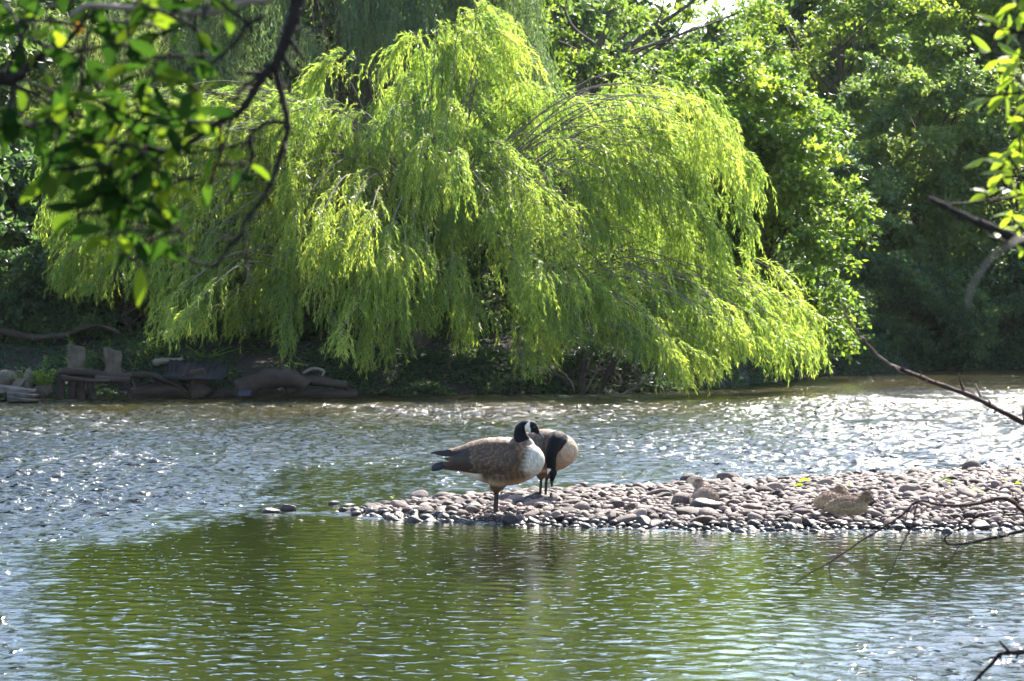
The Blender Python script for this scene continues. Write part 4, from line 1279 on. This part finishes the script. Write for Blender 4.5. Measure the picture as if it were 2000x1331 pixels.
for i, (lab, pts, r0, r1) in enumerate([
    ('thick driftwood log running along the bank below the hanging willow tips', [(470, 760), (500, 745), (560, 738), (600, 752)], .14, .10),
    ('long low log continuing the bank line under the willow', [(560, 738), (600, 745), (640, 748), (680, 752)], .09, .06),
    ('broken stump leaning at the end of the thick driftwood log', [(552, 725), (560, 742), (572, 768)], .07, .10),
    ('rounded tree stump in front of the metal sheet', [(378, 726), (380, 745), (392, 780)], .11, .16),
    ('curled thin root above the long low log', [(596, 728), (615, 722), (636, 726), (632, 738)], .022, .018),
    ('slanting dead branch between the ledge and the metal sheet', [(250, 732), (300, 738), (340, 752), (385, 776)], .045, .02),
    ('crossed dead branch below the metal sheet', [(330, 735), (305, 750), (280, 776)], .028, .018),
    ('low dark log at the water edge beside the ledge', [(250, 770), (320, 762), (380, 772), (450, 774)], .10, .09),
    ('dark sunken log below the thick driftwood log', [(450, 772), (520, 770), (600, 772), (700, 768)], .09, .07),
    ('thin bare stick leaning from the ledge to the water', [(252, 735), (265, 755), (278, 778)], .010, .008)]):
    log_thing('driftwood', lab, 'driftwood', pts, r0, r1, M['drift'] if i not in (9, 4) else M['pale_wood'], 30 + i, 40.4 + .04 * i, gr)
log_thing('fallen_bough', 'long arching bare bough in the shade over the stone blocks', 'bough', [(-30, 640, 43), (70, 662, 42.5), (130, 652, 42), (185, 636, 42), (230, 652, 42)], .05, .018, M['drift'], 5, 42)
block('plastic_scrap', 'dark blue scrap wedged under the driftwood at the water edge', 'scrap', tuple(BP(478, 768, 40.0)), (26 * u, .15, 12 * u), .1, M['blue_plastic'], None, seed=44)
# small plants
def plant(lab, px, py, hpx, n, seed, d=40.0, tone=.8, lw=.02, ll=.09, spread=.5, mat='lime_leaf', cat='plant', wide=0):
    rs = np.random.RandomState(seed)
    base = BP(px, py, d); root = empty('leafy_plant', tuple(base)); tag(root, lab, cat, 'small plants on the far left bank')
    st = MB(); Vs, Fs, Ts, off = [], [], [], 0
    for k in range(n):
        H = hpx * u * rs.uniform(.7, 1.05); lx = rs.normal(0, .06 * spread + wide * u)
        b0 = Vector((rs.normal(0, wide * u * .6), rs.normal(0, .05), 0)); tp = b0 + Vector((lx, rs.normal(0, .05), H))
        st.tube([b0, b0.lerp(tp, .5), tp], [.006, .005, .002], 4)
        m = max(6, int(H / .022))
        t = np.linspace(.12, 1, m); C = np.array([tuple(b0.lerp(tp, a)) for a in t])
        ang = rs.uniform(0, 7, m); D = nrm(np.stack([np.cos(ang), np.sin(ang) * .7, rs.uniform(-.25, .5, m)], 1)); S = nrm(np.cross(D, [0, 0, 1.0]))
        V, q = leaves_np(C, D, S, ll * (1.15 - .6 * t) * rs.uniform(.8, 1.2, m), lw * rs.uniform(.8, 1.2, m), .1)
        Vs.append(V); Fs.append(q + off); off += len(V); Ts.append(np.repeat(np.clip(tone + rs.normal(0, .15, m), 0, 1), 4))
    link('stem', st.mesh('stem', M['lime_leaf']), root)
    link('foliage', np_mesh('foliage', np.concatenate(Vs), np.concatenate(Fs), M[mat], False, {'tone': np.concatenate(Ts)}), root)
plant('bushy bright green plant at the near end of the timber ledge', 86, 752, 34, 16, 1, 39.9, .8, .03, .10, 1, wide=14)
plant('slim light green sprig standing above the bushy plant', 91, 715, 24, 2, 2, 40.2, .8, .022, .08, .3)
plant('light green sprig growing over the first stone block', 137, 680, 28, 2, 3, 40.75, 1, .03, .10, .3)  # lightest tone stands in for sunlight the canopy blocks
plant('green sprig beside the lower left face of the first stone block', 133, 722, 36, 3, 4, 40.8, .4, .03, .09, .3)
plant('thin dim sprig rising behind the second stone block', 214, 690, 38, 2, 5, 40.9, .1, .022, .08, .3)
plant('tall dim leafy weed in the shade between the second block and the metal sheet', 292, 716, 68, 6, 6, 41.6, .1, .05, .13, 1.4, wide=10)
plant('small dim weed near the end of the timber ledge', 263, 722, 26, 2, 7, 40.6, .1, .03, .08, .5)
plant('dim leafy weed above the corrugated sheet', 400, 698, 22, 6, 8, 41.3, .1, .04, .11, 1.2, wide=14)
plant('tiny yellow plant on the rocks at the left end', 36, 742, 14, 3, 9, 39.7, .8, .025, .07, .8)
# brush pile under the willow
rs = np.random.RandomState(8)
stk = 'dead branches tangled under the willow'
named = [('pale forked dead branch curving down to the water under the willow', [(1090, 718), (1105, 735), (1118, 752), (1120, 768)], .016),
         ('pale dead branch slanting up out of the tangle', [(1142, 765), (1158, 742), (1170, 718)], .014),
         ('long bent dead branch reaching to the bright right tip of the willow', [(1205, 771), (1235, 758), (1255, 745), (1268, 732)], .02),
         ('short pale broken branch beside the long bent one', [(1192, 718), (1205, 730), (1217, 748)], .014),
         ('thick dark stump root standing in the water under the willow', [(1140, 700), (1138, 740), (1136, 772)], .06),
         ('dark leaning root crossing the thick stump root', [(1200, 705), (1185, 745), (1165, 772)], .05),
         ('pale broken end of a branch lying at the water line', [(1180, 760), (1190, 768), (1198, 775)], .02)]
for i, (lab, pts, r) in enumerate(named):
    log_thing('dead_branch', lab, 'dead branch', pts, r, r * .6, M['pale_wood'] if r < .03 else M['drift'], 60 + i, 42.2 - .02 * i, stk, 6)
mb = MB()
for k in range(150):
    px = rs.uniform(850, 1300) if k % 3 else rs.uniform(1050, 1260); py = rs.uniform(715, 768)
    a = rs.uniform(0, 3.1); L = rs.uniform(12, 45)
    A = BP(px, py, rs.uniform(42.3, 43.4)); B = BP(px + L * math.cos(a), py - L * abs(math.sin(a)) * .8, rs.uniform(42.3, 43.4))
    m_ = A.lerp(B, .5) + Vector(rs.normal(0, .05, 3))
    mb.tube([A, m_, B], [.009, .007, .003], 4)
tag(mb.build('brushwood', M['pale_wood']), 'tangle of thin dead twigs under the willow at the waterline', 'brushwood', None, 'stuff')
# low plants and leaf litter covering the shaded bank
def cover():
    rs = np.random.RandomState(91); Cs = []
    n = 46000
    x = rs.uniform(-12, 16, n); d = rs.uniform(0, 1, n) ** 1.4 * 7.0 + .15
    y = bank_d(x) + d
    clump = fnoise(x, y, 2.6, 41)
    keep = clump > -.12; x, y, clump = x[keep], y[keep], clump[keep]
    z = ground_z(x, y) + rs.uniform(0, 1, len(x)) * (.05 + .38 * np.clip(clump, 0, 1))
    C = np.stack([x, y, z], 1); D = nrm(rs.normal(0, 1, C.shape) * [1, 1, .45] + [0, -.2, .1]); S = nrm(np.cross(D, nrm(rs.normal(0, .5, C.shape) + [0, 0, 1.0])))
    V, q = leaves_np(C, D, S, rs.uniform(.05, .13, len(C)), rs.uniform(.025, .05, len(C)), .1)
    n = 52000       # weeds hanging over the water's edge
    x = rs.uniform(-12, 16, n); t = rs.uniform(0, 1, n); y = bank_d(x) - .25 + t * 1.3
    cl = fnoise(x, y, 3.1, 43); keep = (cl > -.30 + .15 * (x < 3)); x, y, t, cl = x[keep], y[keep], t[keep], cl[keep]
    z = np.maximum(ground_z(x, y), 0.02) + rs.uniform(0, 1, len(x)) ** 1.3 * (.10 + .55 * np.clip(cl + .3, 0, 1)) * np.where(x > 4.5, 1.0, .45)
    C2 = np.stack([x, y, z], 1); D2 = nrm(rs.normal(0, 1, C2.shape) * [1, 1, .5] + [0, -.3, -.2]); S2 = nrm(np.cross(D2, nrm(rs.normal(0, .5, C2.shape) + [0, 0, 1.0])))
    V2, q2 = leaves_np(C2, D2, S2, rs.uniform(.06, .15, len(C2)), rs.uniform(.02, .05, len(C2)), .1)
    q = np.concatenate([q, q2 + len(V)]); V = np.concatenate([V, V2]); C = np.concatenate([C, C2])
    tag(link('undergrowth', np_mesh('undergrowth', V, q, M['dark_leaf'], False, {'tone': np.repeat(np.clip(.05 + rs.normal(0, .12, len(C)), 0, 1), 4)})),  # near-darkest tone puts the bank's shade into the leaf colour
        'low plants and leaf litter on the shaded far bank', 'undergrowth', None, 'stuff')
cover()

#@@NEAR
# ------------------------------------------------------------------ overhanging near trees
def blade_leaves(C, D, Nn, L, W, curl, cup):
    """broad leaves with a midrib fold: 5 x 3 grid each"""
    n = len(C); S = nrm(np.cross(D, Nn)); Nn = np.cross(S, D)
    prof = [(0, .06), (.16, .62), (.42, 1.0), (.72, .78), (1.0, .05)]
    V = np.empty((n, 15, 3))
    for i, (t, w) in enumerate(prof):
        for k in (-1, 0, 1):
            V[:, i * 3 + k + 1] = C + D * (L * t)[:, None] + S * (k * W * w / 2)[:, None] + Nn * (-curl * t * t * L + abs(k) * cup * W * w)[:, None]
    f = np.array([(i * 3 + k, i * 3 + k + 1, i * 3 + k + 4, i * 3 + k + 3) for i in range(4) for k in range(2)])
    F_ = (np.arange(n)[:, None, None] * 15 + f[None]).reshape(-1, 4)
    return V.reshape(-1, 3), F_

def near_tree(name, label, at, trunk, branches, clusters, rng, bark, leafmat, Lm, Wm, per, droop, tones, d_def, petiole=True, spread=.05):
    root = empty(name, at); tag(root, label, 'tree')
    off = Vector(at)
    mb = MB(); P = catmull([Vector(p) - off for p in trunk[0]], 6)
    mb.tube(P, [trunk[1] + (trunk[2] - trunk[1]) * i / (len(P) - 1) for i in range(len(P))], 12, .08, random.Random(2))
    mb.build('trunk', bark[0], root)
    for bi, (pts, r0, r1, d, mt) in enumerate(branches):
        W_ = []
        for q in pts:
            W_.append(Vector(q[1:]) if q[0] == 'w' else PX(q[0], q[1], (q[2] if len(q) > 2 else d)))
        P = catmull([p_ - off for p_ in W_], 6)
        P = [p_ + mnoise.noise_vector(p_ * 14 + Vector((bi, 0, 0))) * .006 for p_ in P]
        mb = MB(); rr = [r0 + (r1 - r0) * (i / (len(P) - 1)) ** .8 for i in range(len(P))]
        rr = [r * (1 + .16 * math.sin(i * 2.3 + bi)) for i, r in enumerate(rr)]
        mb.tube(P, rr, 8, .06, random.Random(bi))
        rs_ = random.Random(bi + 50)
        for i in range(2, len(P) - 1):      # spurs and buds
            if rs_.random() < .5 and rr[i] < .012 and mt != 1:
                dv = (P[i + 1] - P[i]).normalized(); sv = Vector((rs_.uniform(-1, 1), rs_.uniform(-1, 1), rs_.uniform(-1, 1)))
                sv = (sv - dv * sv.dot(dv)).normalized(); ln = rs_.choice([.006, .01, .016, .04]) * (d / 4.5) ** .5
                e = P[i] + (sv + dv * .7).normalized() * (ln + rr[i]); mb.tube([P[i], P[i].lerp(e, .6), e], [rr[i] * .6, rr[i] * .42, rr[i] * .25], 5)
        mb.build('branch', bark[mt], root)
    Cs, Ds, Ns, Ls, Ws, Ts = [], [], [], [], [], []
    tw = MB()
    for cl in clusters:
        c = (Vector(cl[0][1:]) if cl[0][0] == 'w' else PX(cl[0][0], cl[0][1], d_def + rng.normal(0, .09))) - off
        c = np.array(tuple(c)); k = cl[1] if len(cl) > 1 else per; tn = cl[2] if len(cl) > 2 else None
        ax = nrm(rng.normal(0, 1, 3) * [1, .7, .5])
        tw.tube([tuple(c - ax * spread * .8), tuple(c), tuple(c + ax * spread)], [.0032, .0028, .0015], 5)
        for j in range(k):
            b = c + ax * spread * rng.uniform(-.7, 1) + rng.normal(0, .004, 3)
            dd = nrm(rng.normal(0, 1, 3) * [1, .75, .8] + ax * .5 + np.array([0, 0, -droop]))
            Cs.append(b + dd * .012); Ds.append(dd); Ns.append(nrm(rng.normal(0, .6, 3) + np.array([0, -.15, .8])))
            tw.tube([tuple(b), tuple(b + dd * .014)], .0012, 3)
            Ls.append(Lm * rng.uniform(.65, 1.2)); Ws.append(Wm * rng.uniform(.75, 1.15))
            Ts.append(rng.uniform(*tones) if tn is None else tn + rng.normal(0, .01))
    V, q = blade_leaves(np.array(Cs), np.array(Ds), np.array(Ns), np.array(Ls), np.array(Ws), .18, .12)
    link('foliage', np_mesh('foliage', V, q, leafmat, True, {'tone': np.repeat(np.clip(Ts, 0, 1), 15)}), root)
    tw.build('twigs', bark[0], root)
    return root

rng = np.random.RandomState(55)
D1 = 4.5; u1 = D1 / F
BRS = [
 ([('w', -1.95, 4.1, 1.9), ('w', -1.3, 4.2, 2.45), ('w', -.65, 4.4, 2.45), (625, -160), (602, -60)], .030, .0135, D1, 0),
 ([(606, -75), (590, -20), (578, 10), (566, 50), (550, 90), (538, 115), (532, 138)], .0135, .0078, D1, 0),
 ([(534, 128), (509, 162), (473, 212), (428, 239), (383, 275), (338, 302), (288, 333), (255, 352)], .0076, .0034, D1, 0),
 ([(533, 130), (545, 171), (561, 239), (547, 293), (523, 360), (487, 424), (478, 446), (484, 496), (475, 545)], .0064, .0018, D1, 0),
 ([(478, 446), (446, 487), (428, 514), (392, 514), (345, 493)], .0036, .0022, D1, 0),
 ([(561, 243), (530, 243), (509, 250), (493, 270), (498, 306), (473, 351), (442, 405)], .0042, .0022, D1, 0),
 ([(495, 272), (455, 288), (383, 297), (350, 300)], .0035, .002, D1, 0),
 ([('w', -.45, 4.45, 2.25), (545, -35), (473, 7), (405, 20), (315, 23), (225, 20), (171, 13), (140, 30)], .0062, .0045, D1, 1),
 ([(410, 18), (340, 48), (270, 45), (203, 43)], .004, .003, D1, 1),
 ([(400, 20), (350, 50), (311, 68), (280, 104), (235, 122)], .0050, .002, D1, 0),
 ([('w', -1.95, 4.2, 1.7), ('w', -1.3, 4.4, 1.75), (-60, 165), (0, 152), (27, 151), (58, 131), (90, 108), (135, 76), (171, 25)], .016, .003, D1, 0),
 ([(14, 150), (30, 100), (45, 68), (68, 25), (80, -20)], .0035, .002, D1, 0),
 ([(338, 302), (270, 288), (203, 315), (149, 333), (110, 325)], .005, .0022, D1, 0),
 ([(548, 92), (563, 60), (572, 20)], .006, .004, D1 + .02, 0),
 ([(565, 70), (545, 115), (520, 140), (470, 175), (455, 198), (378, 167)], .0045, .002, D1 + .03, 0),
 ([(520, 30), (482, 50), (469, 77), (419, 122), (374, 126)], .004, .002, D1, 0),
 ([(338, 302), (290, 330), (270, 342), (252, 383), (225, 415), (215, 470)], .0038, .002, D1, 0),
 ([(252, 383), (280, 440), (300, 470)], .0028, .0018, D1, 0),
 ([(0, 152), (60, 180), (110, 215), (140, 260)], .005, .002, D1, 0),
]
CL = [((60, 40),), ((100, 15),), ((150, 50),), ((112, 88), 1, .9), ((100, 95), 2, .88), ((185, 95),), ((168, 78), 1, .97), ((250, 60),), ((330, 30),), ((270, 100),), ((385, 60),), ((300, 150),),
      ((350, 110),), ((320, 200),), ((290, 260),), ((330, 235),), ((120, 200),), ((90, 240),), ((150, 225),), ((60, 250),), ((130, 270),), ((210, 280),), ((250, 255),), ((100, 310),), ((170, 325),), ((200, 350),),
      ((222, 365),), ((345, 355), 5, .88), ((325, 340), 3, .8), ((430, 268), 3, .86), ((455, 320), 4), ((425, 315), 3), ((190, 415),), ((150, 400), 4), ((230, 400),), ((310, 420), 4), ((330, 435), 4), ((270, 450),), ((305, 465), 4),
      ((250, 500), 4, .82), ((230, 520), 3), ((300, 490), 3), ((20, 205),), ((30, 240), 3), ((400, 10), 4), ((20, 20),), ((40, 75), 3), ((190, 170), 4), ((380, 175), 4), ((265, 205),), ((400, 240), 3), ((190, 250),),
      ((75, 170), 4), ((450, 20), 3), ((240, 330),), ((285, 300),), ((350, 285), 4), ((300, 385), 4), ((165, 290),), ((230, 10),), ((300, 5),), ((160, 150), 3), ((350, 150),), ((225, 215),)]
for k in range(110):     # the crown goes on above and to the left of what the photo takes in
    CL.append((('w', rng.uniform(-3.0, -.3), rng.uniform(3.6, 5.4), rng.uniform(2.55, 4.2)), 7))
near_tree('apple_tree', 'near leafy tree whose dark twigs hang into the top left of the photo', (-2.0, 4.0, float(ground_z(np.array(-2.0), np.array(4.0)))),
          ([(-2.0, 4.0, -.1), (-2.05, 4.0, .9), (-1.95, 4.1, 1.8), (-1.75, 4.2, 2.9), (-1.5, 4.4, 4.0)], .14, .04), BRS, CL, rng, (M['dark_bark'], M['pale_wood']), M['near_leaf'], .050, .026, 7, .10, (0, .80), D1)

rng = np.random.RandomState(56)
BR2 = [
 ([('w', 2.5, 6.2, 1.2), (2300, 600, 5.2), (2100, 520, 5.0), (2000, 476), (1900, 428), (1815, 388)], .018, .0045, 5.0, 0),
 ([(2080, 430, 3.0), (1985, 468), (1940, 500), (1905, 540), (1886, 575), (1884, 598)], .0020, .0010, 2.7, 1),
 ([('w', 2.5, 6.2, .9), (2350, 1000, 8), (2100, 872, 9), (2000, 826), (1900, 775), (1800, 738), (1745, 718), (1700, 680, 8.5), (1660, 630, 8), (1635, 585, 7.6)], .013, .0022, 9.0, 2),
 ([('w', 2.5, 6.2, .6), (2300, 1150, 9), (2090, 1045, 10), (2000, 998), (1965, 974), (1900, 985), (1840, 988), (1795, 980), (1762, 1004), (1700, 1045), (1640, 1085), (1600, 1110), (1552, 1138)], .009, .002, 10.0, 2),
 ([(1792, 985), (1785, 1015), (1765, 1060), (1740, 1120), (1722, 1155)], .003, .0012, 10.0, 2),
 ([(1622, 1098), (1620, 1115), (1628, 1150)], .002, .0012, 10.0, 2),
 ([(1965, 974), (1990, 992), (2040, 1010)], .0035, .0035, 10.05, 2),
 ([('w', 2.5, 6.2, .5), (2300, 1090, 9), (2090, 1030, 9.5), (2000, 1036), (1950, 1048), (1890, 1060), (1856, 1064), (1848, 1050), (1858, 1042)], .010, .002, 9.6, 0),
 ([('w', 2.5, 6.2, .3), (2400, 1330, 8), (2100, 1275, 8), (2000, 1274), (1955, 1277), (1935, 1300), (1895, 1338)], .013, .004, 8.0, 0),
 ([(2060, 360, 6), (1985, 385), (1920, 392), (1850, 400)], .004, .0018, 6.0, 2),
 ([('w', 2.3, 6.2, 2.4), (2180, 60, 6), (2060, 90, 6), (1990, 40, 6)], .008, .003, 6.0, 0),
 ([('w', 2.3, 6.2, 2.3), (2150, 240, 6), (2050, 260, 6), (1975, 270, 6)], .007, .0025, 6.0, 0),
 ([(2080, 340, 6), (2020, 345, 6), (1975, 345, 6)], .006, .0025, 6.0, 0),
]
CL2 = [((1995, 12),), ((1975, 60),), ((1972, 110),), ((1982, 150),), ((1958, 185),), ((1995, 130),), ((1990, 225),), ((1992, 275),), ((1955, 298),), ((1978, 318),), ((1958, 372),), ((1940, 388), 4), ((1986, 402),), ((1992, 440),), ((1996, 345),), ((1960, 472), 1)]
for k in range(60):
    CL2.append(((rng.uniform(2010, 2320), rng.uniform(-120, 470)),))
for k in range(50):
    CL2.append((('w', rng.uniform(1.4, 3.4), rng.uniform(5.4, 7.4), rng.uniform(2.7, 4.2)), 8))
near_tree('box_elder', 'near lime-green tree at the right edge with bare reddish twigs reaching over the water', (2.5, 6.2, float(ground_z(np.array(2.5), np.array(6.2)))),
          ([(2.5, 6.2, -.3), (2.5, 6.2, .9), (2.4, 6.2, 2.0), (2.3, 6.2, 3.2), (2.45, 6.3, 4.0)], .09, .03), BR2, CL2, rng, (M['dark_bark'], M['pale_wood'], M['red_bark']), M['lime_leaf'], .054, .020, 7, .35, (0, 1), 6.0)

# ------------------------------------------------------------------ air
bm = bmesh.new(); bmesh.ops.create_cube(bm, size=1.0)
me = bpy.data.meshes.new('haze'); bm.to_mesh(me); bm.free()
hz = link('haze', me); hz.scale = (700, 700, 19); hz.location = (0, 200, 7.5)
hm = bpy.data.materials.new('thin_haze'); hm.use_nodes = True; nt = hm.node_tree
for n in list(nt.nodes):
    if n.type != 'OUTPUT_MATERIAL': nt.nodes.remove(n)
pv = nt.nodes.new('ShaderNodeVolumePrincipled'); pv.inputs['Color'].default_value = (.9, .92, .95, 1)
pv.inputs['Density'].default_value = 0.00006; pv.inputs['Anisotropy'].default_value = 0.5
nt.links.new(pv.outputs[0], nt.nodes['Material Output'].inputs['Volume'])
me.materials.append(hm); tag(hz, 'thin sunlit summer haze over the river', 'haze', None, 'stuff')
